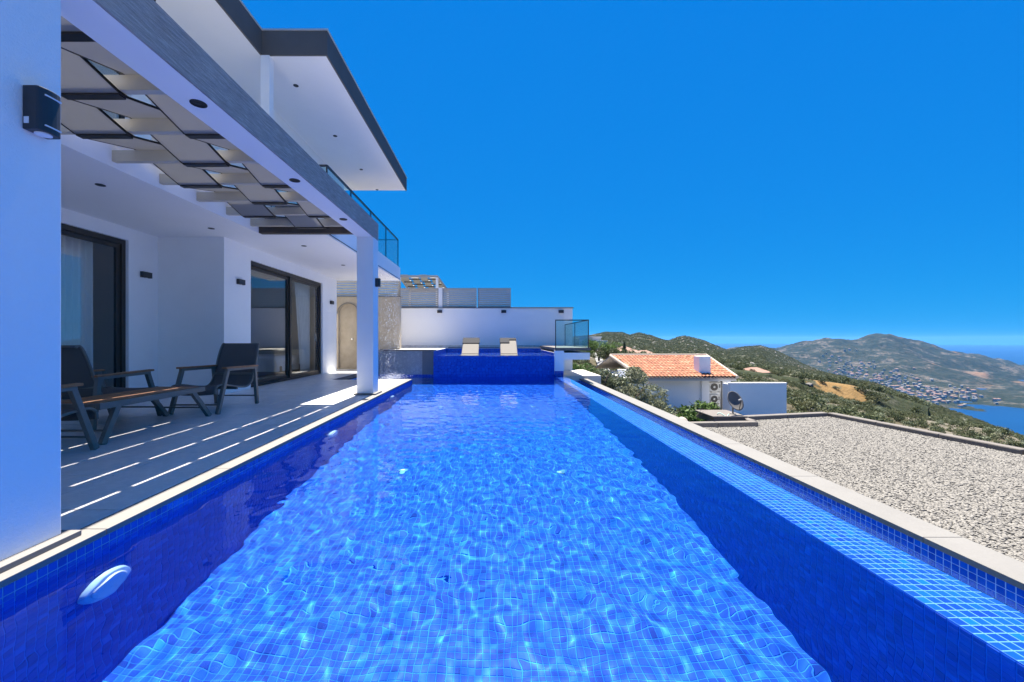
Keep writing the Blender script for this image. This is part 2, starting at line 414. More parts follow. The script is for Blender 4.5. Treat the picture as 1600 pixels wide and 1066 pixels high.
# pool fittings
def pool_light(y):
    t = thing('pool_light', 'round white underwater light on the left pool wall', 'light', (XL, y, -.56), 0, 'underwater lights along the left pool wall')
    m = MB().disc((.020, 0, 0), .135, .034, 32, 'x', .12); m.build('housing', 'light_fixture', t, .006, True)
    MB().disc((.042, 0, 0), .09, .010, 32, 'x').build('lens', 'lamp_lens', t, .004)
for y in (2.14, 5.16, 8.18): pool_light(y)
for (x, y) in ((-1.04, 4.76), (.78, 4.76), (-1.03, 8.06), (.79, 8.06)):
    t = thing('floor_inlet', 'small pale round inlet set in the blue pool floor', 'inlet', (x, y, ZB + .003), 0, 'inlets in the pool floor')
    MB().disc((0, 0, .008), .05, .012, 20).build('flange', 'inlet_plastic', t, .003)
    MB().disc((0, 0, .019), .022, .01, 16).build('nozzle', 'light_fixture', t, .002)

# ------------------------------------------------------------------ terrace
terrace = B('terrace', 'concrete', None, (-9.2, -2.18, -4, BAYY - .145, -.6, -.004), (-9.2, BAYX - .255, BAYY - .14, 13.75, -.6, -.004)); tag(terrace, kind='structure')
near_deck = B('near_deck', 'pale_concrete', None, (-2.18, 6.5, -9, YN - .41, -3.5, -.03), (-9.2, -2.182, -9, -4.002, -3.5, -.03)); tag(near_deck, kind='structure')  # unseen deck behind the camera, extended to bounce sunlight into the shade
sx, sy = .60, 1.20
for i in range(7):
    x1 = -2.177 - i * sx; x0 = x1 - sx
    off = 0 if i % 2 == 0 else sy / 2
    k = -3
    while True:
        y0 = k * sy - off; y1 = y0 + sy; k += 1
        ylim = (BAYY - .145) if x1 > BAYX - .2 else 13.7
        if y0 >= ylim: break
        y1 = min(y1, ylim)
        if y1 - y0 < .05: continue
        B('paving_slab', 'deck_stone', terrace, (x0 + .004, x1 - .004, y0 + .004, y1 - .004, -.029, random.uniform(-.0006, .0006)), bevel=.0015)
for i in range(7):
    for j in range(7): B('paving_slab', 'coping_stone', near_deck, (-2.17 + i * 1.2, -2.174 + (i + 1) * 1.2, YN - .402 - (j + 1) * 1.15, YN - .406 - j * 1.15, -.029, 0), bevel=.0015)

# ------------------------------------------------------------------ villa
villa = thing('villa', 'white two-storey villa with grey roof fascia and woven slat pergola over the terrace', 'house', (-5, 4, 0))
villa.location = (0, 0, 0)
CZ = 2.86
B('wall', 'stucco', villa, (-6.35, -6.1, -4, 3.8, 0, CZ), (-6.35, -6.1, 3.8, 6.85, 2.65, CZ), (-6.35, -6.1, 6.85, 7.45, 0, CZ))
B('wall', 'stucco', villa, (-6.35, -4.9, 7.45, 7.70, 0, CZ))
B('wall', 'stucco', villa, (-5.15, -4.9, 7.70, 8.27, 0, CZ), (-5.15, -4.9, 8.27, 11.75, 2.60, CZ), (-5.15, -4.9, 11.75, 12.8, 0, CZ))
B('wall', 'interior_wall', villa, (-9.2, -5.15, 12.6, 12.8, 0, CZ), (-9.2, -9.0, -4, 12.6, 0, CZ), (-9.0, -6.35, 7.47, 7.68, 0, CZ), (-9.0, -6.35, -4, -3.8, 0, CZ))
B('interior_floor', 'interior_floor', villa, (-9.0, -6.36, -3.8, 7.46, .003, .012), (-9.0, -5.16, 7.71, 12.6, .003, .012))
B('ceiling_slab', 'ceiling_white', villa, (-9.2, -4.12, -4, 7.30, CZ, 3.12))
B('sun_block_ledge', 'ceiling_white', villa, (-4.12, -3.90, -4, 7.30, 3.10, 3.15))  # ledge added to block the sun between ceiling slab and first slat
bal = B('balcony_slab', 'ceiling_white', villa, (-9.2, -2.97, 7.302, 13.05, CZ, 3.27))
B('drip_groove', 'fascia_grey', bal, (-2.969, -2.962, 7.4, 13.0, 2.885, 2.9))
# beam with grey rough facing, pillars
beam = B('pergola_beam', 'ceiling_white', villa, (-2.446, -2.167, -3, 7.65, 2.83, 3.13))
B('grey_facing', 'grey_plaster', beam, (-2.167, -2.150, -3, 7.652, 2.832, 3.145))
for (y0, y1) in ((1.70, 2.040), (7.33, 7.65)):
    p = B('pillar', 'stucco', villa, (-2.446, -2.152, y0, y1, .03, 2.83), bevel=.004)
    B('plinth', 'coping_stone', p, (-2.49, -2.095, y0 - .045, y1 + .045, .0025, .03), bevel=.003)
# woven pergola
CB = [1.93 - .63 + .63 * k for k in range(-4, 10)]
for y in CB: B('crossbeam', 'cream_beam', villa, (-4.12, -2.446, y - .03, y + .03, 2.92, 3.04), bevel=.003)
def weave(x0, x1, par):
    ys = np.arange(CB[0] - .25, 7.19, .021); m = MB(); e = MB(); n = len(ys)
    def z(y):
        p = ((y - CB[0]) / .63 + (0 if par else 1)) % 2.0
        c = 1 - 2 * (p if p <= 1 else 2 - p)                  # straight runs from over one beam to under the next
        return 2.972 + .074 * max(-.88, min(.88, c)) / .88
    for k, (xa, xb, t, dst) in enumerate(((x0, x1, .010, m), (x0, x0 + .012, .018, e), (x1 - .012, x1, .018, e))):
        o = len(dst.v); dz = -.004 if k else 0
        for y in ys:
            zz = z(y) + dz; dst.v += [(xa, y, zz), (xb, y, zz), (xb, y, zz + t), (xa, y, zz + t)]
        for i in range(n - 1):
            a = o + i * 4; b = a + 4
            dst.f += [(a, a + 1, b + 1, b), (a + 1, a + 2, b + 2, b + 1), (a + 2, a + 3, b + 3, b + 2), (a + 3, a, b, b + 3)]
    s_ = m.build('pergola_slat', 'slat_grey', villa)
    for y in CB:
        if z(y) < 2.92: e.box(x0 + .014, x1 - .014, y - .034, y + .034, z(y) - .016, z(y) - .001)
    e.build('edge_frame', 'bronze', s_)
par0 = 0
weave(-3.875, -3.376, 0); weave(-3.364, -2.876, 1); weave(-2.864, -2.460, 0)
B('end_beam', 'brown_beam', villa, (-4.12, -2.447, 7.19, 7.30, 2.862, 3.02), bevel=.004)
# upper storey
B('upper_wall', 'stucco', villa, (-6.35, -6.1, -4, 1.2, 3.12, 6.07), (-6.35, -6.1, 1.2, 6.9, 5.5, 6.07), (-6.35, -6.1, 6.9, 7.305, 3.12, 6.07))
for k in range(5):
    y0, y1 = 1.2 + k * 1.14, 1.2 + (k + 1) * 1.14
    f = B('upper_window', 'bronze', villa, (-6.27, -6.21, y0, y0 + .05, 3.12, 5.5), (-6.27, -6.21, y1 - .05, y1, 3.12, 5.5), (-6.27, -6.21, y0 + .05, y1 - .05, 3.12, 3.2), (-6.27, -6.21, y0 + .05, y1 - .05, 5.43, 5.5))
    B('pane', 'window_glass', f, (-6.245, -6.235, y0 + .05, y1 - .05, 3.2, 5.43))
B('upper_wall', 'stucco', villa, (-5.1, -4.85, 9.0, 13.3, 3.27, 6.07), (-6.35, -5.1, 9.0, 9.2, 3.27, 6.07))
B('corner_post', 'stucco', villa, (-4.155, -4.00, 7.306, 7.45, 3.27, 6.07))
B('upper_ceiling', 'ceiling_white', villa, (-9.2, -4.165, -4, 7.34, 6.07, 6.13))
so = B('wing_soffit', 'ceiling_white', villa, (-9.2, -3.0, 7.3405, 13.97, 6.07, 6.13))
B('roof', 'fascia_grey', villa, (-9.2, -4.14, -4, 7.31, 6.135, 6.5), (-9.2, -2.97, 7.312, 14.0, 6.135, 6.5))
B('fascia', 'fascia_grey', villa, (-4.163, -4.13, -4, 7.338, 6.066, 6.5), (-4.13, -2.965, 7.305, 7.338, 6.066, 6.5), (-2.998, -2.965, 7.338, 14.0, 6.066, 6.5))
B('roof_edge', 'cap_metal', villa, (-9.2, -4.115, -4, 7.30, 6.502, 6.53), (-9.2, -2.95, 7.29, 14.02, 6.5025, 6.531))
# balcony glass
def rail_run(pts, z0, z1, parent, posts=True, rail='dark_metal', h=.03):
    for (p, q) in zip(pts[:-1], pts[1:]):
        p, q = Vector(p), Vector(q); d = (q - p).normalized()
        a, b = p + d * .012, q - d * .012
        MB().bar((a.x, a.y, (z0 + z1 - h) / 2), (b.x, b.y, (z0 + z1 - h) / 2), .012, z1 - z0 - h).build('glass_panel', 'rail_glass', parent)
        MB().bar((p.x, p.y, z1 - h / 2), (q.x, q.y, z1 - h / 2), .035, h).build('handrail', rail, parent)
    if posts:
        for p in pts: B('post', rail, parent, (p[0] - .012, p[0] + .012, p[1] - .012, p[1] + .012, z0 - .02, z1 - .001))
rail_run([(-4.0, 7.36), (-2.995, 7.36), (-2.995, 8.6), (-2.995, 10.0), (-2.995, 11.4), (-2.995, 12.85), (-4.8, 12.85)], 3.275, 4.13, villa)
# sliding doors
def door(x, y0, y1, z1, splits, parent, hand=None):
    d = B('sliding_door', 'bronze', parent, (x - .07, x + .07, y0, y0 + .07, .012, z1), (x - .07, x + .07, y1 - .07, y1, .012, z1), (x - .07, x + .07, y0 + .07, y1 - .07, z1 - .08, z1), (x - .07, x + .07, y0 + .07, y1 - .07, .012, .05), bevel=.002)
    ys = [y0 + .07] + splits + [y1 - .07]
    for k, (a, b) in enumerate(zip(ys[:-1], ys[1:])):
        xo = x + (.022 if k % 2 else -.022)
        f = B('leaf_frame', 'bronze', d, (xo - .02, xo + .02, a, a + .07, .052, z1 - .082), (xo - .02, xo + .02, b - .07, b, .052, z1 - .082), (xo - .02, xo + .02, a + .07, b - .07, .052, .13), (xo - .02, xo + .02, a + .07, b - .07, z1 - .15, z1 - .082))
        B('glass_pane', 'door_glass', d, (xo - .004, xo + .004, a + .07, b - .07, .13, z1 - .15))
    return d
door(-6.22, 3.8, 6.85, 2.65, [5.3], villa)
d2 = door(-5.02, 8.27, 11.75, 2.60, [10.03], villa)
B('handle', 'chrome', d2, (-4.985, -4.965, 11.48, 11.50, .95, 1.15))
# curtains
def curtain(x, y0, y1, z1, label, amp=.04, lam=.11, gather=0):
    n = int((y1 - y0) / .012); V, Fq = [], []
    rows = 8
    for j in range(rows):
        zz = .04 + (z1 - .04) * j / (rows - 1)
        for i in range(n + 1):
            y = y0 + (y1 - y0) * i / n
            yy = y + gather * (1 - j / (rows - 1)) * (1 - i / n) * (y1 - y0)
            V.append((x + amp * math.sin(2 * math.pi * y / lam + .7 * math.sin(y * 9)) * (1 - .25 * j / rows), yy, zz))
    for j in range(rows - 1):
        for i in range(n): a = j * (n + 1) + i; Fq.append((a, a + 1, a + n + 2, a + n + 1))
    o = link('curtain', np_mesh('curtain', V, Fq, 'curtain', True)); sm = o.modifiers.new('s', 'SOLIDIFY'); sm.thickness = .003
    return tag(o, label, 'curtain')
curtain(-6.40, 3.9, 6.55, 2.6, 'pale sheer curtain closed behind the terrace door beside the lounge chairs')
curtain(-5.25, 10.85, 11.68, 2.55, 'white curtain drawn aside behind the right half of the wide glass door', gather=.45)
# bed
bed = thing('bed', 'bed with white linen seen through the wide glass door', 'bed', (-6.55, 11.35, .012))
B('bed_base', 'wood_dark', bed, (-1.0, 1.0, -.9, .9, 0, .28), bevel=.01)
B('mattress', 'bed_linen', bed, (-.98, .98, -.88, .88, .282, .52), bevel=.05)
V, Fq = [], []
nx, ny = 34, 34
for i in range(nx):
    for j in range(ny):
        x = -.6 + 1.75 * i / (nx - 1); y = -1.08 + 2.16 * j / (ny - 1)
        zz = .54 + .015 * mnoise.noise((x * 3, y * 3, 2))
        if x > 1.0: zz = .54 - (x - 1.0) * 2.6
        if abs(y) > .92: zz = min(zz, .54 - (abs(y) - .92) * 2.4)
        V.append((min(x, 1.02 + .03 * math.sin(y * 12)), max(-.95, min(.95, y)) + .03 * math.sin(x * 11) * (abs(y) > .9), max(.08, zz)))
for i in range(nx - 1):
    for j in range(ny - 1): a = i * ny + j; Fq.append((a, a + 1, a + ny + 1, a + ny))
link('sheet', np_mesh('sheet', V, Fq, 'bed_linen', True), bed)
for y in (-.45, .45): B('pillow', 'bed_linen', bed, (-.95, -.5, y - .35, y + .35, .54, .7), bevel=.07)
B('headboard', 'wood_dark', bed, (-1.08, -1.002, -1, 1, 0, 1.1), bevel=.02)

# ------------------------------------------------------------------ lamps
def wall_lamp(loc, rz, label, group=None, wd=.09, dp=.075, h=.2, plain=False):
    t = thing('wall_lamp', label, 'wall lamp', loc, rz, group)     # local +x points away from the wall
    n = 10; m = MB(); pts = [(0, -wd / 2), (0, wd / 2)]
    if plain: pts = [(.004, -wd / 2), (dp, -wd / 2), (dp, wd / 2), (.004, wd / 2)]
    else: pts = [(.004, -wd / 2)] + [(dp - .02 + .02 * math.cos(a), wd / 2 * math.sin(a)) for a in np.linspace(-math.pi / 2, math.pi / 2, 9)] + [(.004, wd / 2)]
    m.poly(pts, -h / 2, h / 2); m.build('housing', 'dark_metal', t, .003)
    B('wall_plate', 'black', t, (.0005, .0045, -wd / 2 + .008, wd / 2 - .008, -h / 2 + .008, h / 2 - .008))
    MB().disc((dp * .5, 0, -h / 2 - .002), min(wd, dp) * .36, .006, 16).build('lens', 'lamp_lens', t)
    MB().disc((dp * .5, 0, h / 2 + .001), min(wd, dp) * .33, .004, 16).build('top_cap', 'black', t)
    return t
t = wall_lamp((-2.152, 1.98 - .06, 2.06), 0, 'large black wall lamp with slots and a small sensor on the near white pillar', wd=.105, dp=.085, h=.20)
for z in (.065, -.075): B('slot', 'lamp_lens', t, (.078, .0865, -.03, .04, z, z + .006))
B('sensor', 'lamp_lens', t, (.012, .034, -.0545, -.0515, -.075, -.045))
wall_lamp((-2.152, 7.49, 2.03), 0, 'black box wall lamp on the far white pillar beside the pool', wd=.10, dp=.085, h=.155)
wall_lamp((-6.1, 7.16, 2.12), 0, 'small black wall lamp next to the curtained terrace door', wd=.19, dp=.06, h=.10, plain=True)
wall_lamp((-4.9, 7.90, 2.10), 0, 'small black wall lamp on the wall before the wide glass door', wd=.19, dp=.06, h=.10, plain=True)
wall_lamp((-4.9, 12.35, 2.10), 0, 'small black wall lamp on the wall past the wide glass door', wd=.19, dp=.06, h=.10, plain=True)
for x in (-4.50, -2.09, .40, 2.63):
    wall_lamp((x, 15.95, 2.07), -math.pi / 2, 'black wall lamp high on the white wall behind the raised pool', 'lamps along the white back wall', wd=.19, dp=.07, h=.11, plain=True)
def downlight(loc, r, label, group):
    t = thing('downlight', label, 'downlight', loc, 0, group)
    m = MB(); n = 24
    for k in range(n):
        a = 2 * math.pi * k / n
        m.v += [(r * math.cos(a), r * math.sin(a), -.0005), (r * math.cos(a), r * math.sin(a), -.006), (r * .8 * math.cos(a), r * .8 * math.sin(a), -.006), (r * .8 * math.cos(a), r * .8 * math.sin(a), -.0008)]
    for k in range(n):
        a, b = k * 4, ((k + 1) % n) * 4
        m.f += [(a, a + 1, b + 1, b), (a + 1, a + 2, b + 2, b + 1), (a + 2, a + 3, b + 3, b + 2)]
    m.build('trim_ring', 'black', t)
    MB().disc((0, 0, -.0018), r * .8, .0016, 24).build('recess', 'black', t)
    MB().disc((0, 0, -.004), r * .3, .004, 12).build('bulb', 'dark_metal', t)
for y in (1.65, 3.18, 4.72, 6.25): downlight((-2.29, y, 2.83), .058, 'round black downlight in the white soffit of the pergola beam', 'downlights in the pergola beam')
for y in (3.0, 4.94, 6.88): downlight((-4.74, y, CZ), .05, 'round black downlight in the terrace ceiling between pergola and curtained door', 'downlights in the inner terrace ceiling')
for y in (8.17, 10.3, 12.3): downlight((-3.78, y, CZ), .05, 'round black downlight in the ceiling under the balcony', 'downlights under the balcony')
downlight((-5.09, 6.1, 6.07), .05, 'round black downlight in the overhang above the pergola beam', None)
for y in (8.19, 10.22, 12.24, 13.9): downlight((-3.95, y, 6.07), .05, 'round black downlight in the soffit under the jutting roof', 'downlights in the roof soffit')

# ------------------------------------------------------------------ raised pool, back wall
plat = B('raised_platform', 'pale_concrete', None, (-3.65, -1.76, YF + .06, 15.95, -1.6, .66), (1.78, 2.06, YF + .06, 15.95, -1.6, .60), (-1.76, 1.78, 15.3, 15.95, -1.6, .66), (-1.76, 1.78, YF + .06, 15.3, -1.6, .05))
tag(plat, kind='structure')
B('marble_wall', 'marble', plat, (-3.65, -2.08, YF, YF + .058, -1.5, .645)); B('marble_wall', 'coping_stone', plat, (-2.08, -1.762, YF - .03, YF + .058, -.04, .645))
stones(plat, 'coping_stone', 'coping_stone', -3.65, -1.70, YF - .035, YF + .22, .662, .69, .65, 'x')
stones(plat, 'coping_stone', 'coping_stone', -1.70, 1.78, 15.3, 15.6, .662, .69, .87, 'x')
B('end_block', 'stucco', plat, (1.782, 2.055, YF - .08, YF + .058, .07, .66))
rfront = B('raised_pool_front', 'grout', plat, (-1.76, 1.78, YF + .002, YF + .058, -1.5, .505))
nx_ = count(3.54)
V, Fq = field([((-1.76, YF + .002, .505), (1, 0, 0), (0, 0, -1), (0, -1, 0), nx_, 13),
               ((-1.76, YF + .07, .07), (1, 0, 0), (0, 1, 0), (0, 0, 1), nx_, count(3.2)),
               ((-1.76, 15.3, .64), (1, 0, 0), (0, 0, -1), (0, -1, 0), nx_, 13),
               ((1.78, YF + .07, .60), (0, 1, 0), (0, 0, -1), (-1, 0, 0), count(3.2), 12),
               ((-1.76, YF + .07, .64), (0, 1, 0), (0, 0, -1), (1, 0, 0), count(3.2), 13),
               ((1.782, YF - .08, .07), (1, 0, 0), (0, 0, -1), (0, -1, 0), 6, 4)])
tag(link('raised_tile_field', np_mesh('raised_tile_field', V, Fq, 'pool_tile'), plat), kind='stuff')
raised = grid_water('raised_pool_water', np.arange(-1.755, 1.79, .04), np.arange(YF + .004, 15.31, .04), .512)
bw = thing('back_wall', 'long white wall behind the raised pool', 'wall', (0, 16, 0)); bw.location = (0, 0, 0)
B('wall_body', 'back_wall_white', bw, (-5.3, 3.08, 15.96, 16.2, -1.6, 2.20))
B('wall_cap', 'coping_stone', bw, (.68, 3.12, 15.92, 16.24, 2.202, 2.24), bevel=.005); B('wall_cap', 'coping_stone', bw, (-5.3, .678, 15.94, 16.24, 2.202, 2.225), bevel=.005)
g = NG('damp_stain'); nn = g.noise(6, 6, .7); g.set(g.ramp(nn, [(.35, (.50, .49, .46)), (.65, (.72, .71, .69))]), .95)
B('base_stain', 'damp_stain', bw, (-3.65, 1.78, 15.951, 15.958, .662, .76))
# beige end wall with arched niche
aw = thing('arch_wall', 'beige stone wall with an arched niche at the end of the terrace', 'wall', (0, 0, 0))
ax0, ax1, yw = -6.2, -3.15, 13.76
nxc, nr = -4.90 + .02, .33
m = MB(); pts = [(ax0, 0), (nxc - nr, 0)] ; arch = [(nxc + nr * math.cos(a), 1.85 + nr * math.sin(a)) for a in np.linspace(math.pi, 0, 17)]
prof = [(ax0, 0.0), (nxc - nr, 0.0)] + arch + [(nxc + nr, 0.0), (ax1, 0.0), (ax1, 2.42), (ax0, 2.42)]
o_ = len(prof); m.v = [(x, yw, z) for x, z in prof] + [(x, yw + .25, z) for x, z in prof]
m.f = [tuple(range(o_)), tuple(range(o_, 2 * o_))[::-1]] + [(i, (i + 1) % o_, o_ + (i + 1) % o_, o_ + i) for i in range(o_)]
m.build('wall_face', 'beige_stone', aw)
B('niche_back', 'beige_stone', aw, (nxc - nr - .02, nxc + nr + .02, yw + .09, yw + .2, 0, 2.25))
m = MB()
aa = list(np.linspace(math.pi, 0, 17))
for a, b in zip(aa[:-1], aa[1:]):
    m.bar((nxc + (nr + .03) * math.cos(a), yw - .01, 1.85 + (nr + .03) * math.sin(a)), (nxc + (nr + .03) * math.cos(b), yw - .01, 1.85 + (nr + .03) * math.sin(b)), .03, .05, (0, 1, 0))
m.build('arch_trim', 'coping_stone', aw); MB().disc((nxc + .1, yw + .08, 1.0), .03, .04, 12, 'y').build('tap', 'chrome', aw)
B('wall_top', 'coping_stone', aw, (ax0, ax1 + .03, yw - .03, yw + .28, 2.422, 2.45))
lf = thing('beige_louvre', 'beige slatted screen on top of the arched niche wall', 'screen', (0, 0, 0))
for k in range(6): B('slat', 'beige_slat', lf, (ax0, ax1, yw + .05, yw + .08, 2.47 + k * .085, 2.535 + k * .085))
for x in (ax0 + .03, -4.2, ax1 - .03): B('post', 'beige_slat', lf, (x - .03, x + .03, yw + .085, yw + .13, 2.452, 2.9))
# grey louvre fence on the back wall
for (x0, x1, lab) in ((-3.78, -2.16, 'grey louvre fence panel under the neighbour canopy'), (-2.0, -.66, 'grey louvre fence panel in the middle of the white back wall'), (-.62, .68, 'grey louvre fence panel at the open end of the row on the wall')):
    t = thing('louvre_fence', lab, 'fence', (0, 0, 0))
    for k in range(9): MB().bar((x0 + .03, 16.1, 2.27 + k * .082), (x1 - .03, 16.1, 2.27 + k * .082), .02, .068, (0, -.35, 1)).build('slat', 'louvre_grey', t)
    for x in (x0 + .015, x1 - .015): B('post', 'louvre_grey', t, (x - .015, x + .015, 16.07, 16.13, 2.226, 2.97))
    B('top_rail', 'louvre_grey', t, (x0, x1, 16.06, 16.14, 2.971, 3.0))
t = thing('fence_pillar', 'narrow pale pillar between two grey louvre fence panels', 'pillar', (0, 0, 0))
B('shaft', 'back_wall_white', t, (-2.155, -2.005, 16.05, 16.18, 2.226, 3.01)); B('cap', 'cap_metal', t, (-2.16, -2.0, 16.04, 16.19, 3.012, 3.03))
# neighbour canopy with woven slats behind the fence
t = thing('neighbour_canopy', 'pale canopy frame with woven slats rising behind the louvre fence', 'canopy', (0, 0, 0))
cn = [at(626, 432, 17.6), at(683, 432, 17.6), at(699, 451, 17.0), at(640, 451, 16.6)]
cn = [(-3.9, 17.0, 3.60), (-2.34, 17.0, 3.60), (-2.45, 22.0, 3.60), (-4.5, 22.0, 3.60)]
for i in range(4): MB().bar(cn[i], cn[(i + 1) % 4], .07, .09).build('frame_bar', 'louvre_grey', t)
for k in range(1, 6):
    f = k / 6; a = Vector(cn[0]).lerp(Vector(cn[3]), f); b = Vector(cn[1]).lerp(Vector(cn[2]), f)
    MB().bar(a, b, .05, .05).build('crossbar', 'fascia_grey', t)
for k in range(4):
    pp = []
    for i in range(19):
        v = i / 18; a = Vector(cn[0]).lerp(Vector(cn[1]), (k + .5) / 4); b = Vector(cn[3]).lerp(Vector(cn[2]), (k + .5) / 4)
        p = a.lerp(b, v); p.z += .07 * math.cos(v * 6 * math.pi + (k % 2) * math.pi); pp.append(p)
    m = MB()
    for p, q in zip(pp[:-1], pp[1:]): m.bar(p, q, .30, .012)
    m.build('woven_slat', 'slat_grey', t)
for (x, y, z1) in ((-3.9, 17.0, 3.55), (-2.34, 17.0, 3.55), (-2.45, 22.0, 3.55), (-4.5, 22.0, 3.55)): B('post', 'back_wall_white', t, (x - .05, x + .05, y - .05, y + .05, -1.5, z1))
# glass balustrade on the cantilever at the right
cant = B('cantilever_slab', 'stucco', plat, (2.062, 2.82, YF - .02, 15.95, .40, .60))
B('slab_edge', 'concrete', cant, (1.80, 2.84, YF - .05, 15.94, .665, .745))
gb = thing('glass_balustrade', 'greenish glass balustrade with dark handrail at the end of the raised pool', 'railing', (0, 0, 0))
rail_run([(1.82, YF + .0), (2.78, YF + .0), (2.78, 14.0), (2.78, 15.9)], .747, 1.57, gb)
# loungers in the raised pool
def lounger(x, lab, half):
    t = thing('sun_lounger', lab, 'sun lounger', (x, 12.45, .072))
    B('base', 'beige_sling', t, (-.25, .25, -.2, 1.2, 0, .33), bevel=.03)
    B('foot_shelf', 'beige_sling', t, (-.31, .31, -.3, .1, .34, .43), bevel=.03)
    MB().bar((0, .1, .40), (0, .75, .40), .56, .10).build('seat', 'beige_sling', t, .03)
    MB().bar((0, .45, .42), (0, 1.30, .88), .54, .10).build('backrest', 'beige_sling', t, .03)
    if half: MB().bar((-.12, 1.02, .79), (-.12, 1.33, .955), .32, .05).build('cushion', 'charcoal_cushion', t, .02); MB().bar((.13, 1.20, .885), (.13, 1.33, .955), .28, .05).build('cushion', 'charcoal_cushion', t, .02)
    else: MB().bar((0, 1.0, .775), (0, 1.34, .96), .56, .05).build('cushion', 'charcoal_cushion', t, .02)
lounger(-.74, 'beige lounger with a full-width dark head cushion in the raised pool', False)
lounger(.49, 'beige lounger with a notched dark head cushion in the raised pool', True)
# falling water curtain from the balcony edge and its splash
def droplets(name, n, fn, label, rs=(.004, .010)):
    ico = [(0, 0, 1), (.894, 0, .447), (.276, .851, .447), (-.724, .526, .447), (-.724, -.526, .447), (.276, -.851, .447), (.724, .526, -.447), (-.276, .851, -.447), (-.894, 0, -.447), (-.276, -.851, -.447), (.724, -.526, -.447), (0, 0, -1)]
    fi = [(0, 1, 2), (0, 2, 3), (0, 3, 4), (0, 4, 5), (0, 5, 1), (1, 6, 2), (2, 7, 3), (3, 8, 4), (4, 9, 5), (5, 10, 1), (6, 7, 2), (7, 8, 3), (8, 9, 4), (9, 10, 5), (10, 6, 1), (11, 7, 6), (11, 8, 7), (11, 9, 8), (11, 10, 9), (11, 6, 10)]
    ico, fi = np.array(ico), np.array(fi); Vs, Fs = [], []
    for k in range(n):
        c, st = fn(); r = random.uniform(*rs); Vs.append(np.array(c) + ico * r * np.array([1, 1, st])); Fs.append(fi + 12 * k)
    o = link(name, np_mesh(name, np.concatenate(Vs), np.concatenate(Fs), 'spray', True)); return tag(o, label, 'water', kind='stuff')
g = NG('spray'); g.set((.9, .93, .96), .15, 0, .5); g.b.inputs['Transmission Weight'].default_value = .55; g.b.inputs['IOR'].default_value = 1.33
strands = [(random.uniform(10.45, 12.6), random.uniform(-.06, .06)) for _ in range(46)]
def fall_pt():
    y, dx = random.choice(strands); h = random.random() ** .8
    return ((-2.93 + dx + random.gauss(0, .02) + .05 * h, y + random.gauss(0, .015), 2.86 - h * 2.9), random.uniform(1.2, 4.5))
droplets('water_curtain', 1100, fall_pt, 'thin curtain of water falling from the balcony edge into the pool', (.003, .0065))
def splash_pt():
    a = random.uniform(0, 6.28); y = random.uniform(10.4, 12.0)
    return ((-2.85 + random.gauss(0, .2), y + random.gauss(0, .08), ZW + abs(random.gauss(0, .07))), 1.0)
droplets('water_splash', 1100, splash_pt, 'white splash where the falling water hits the pool', (.004, .013))

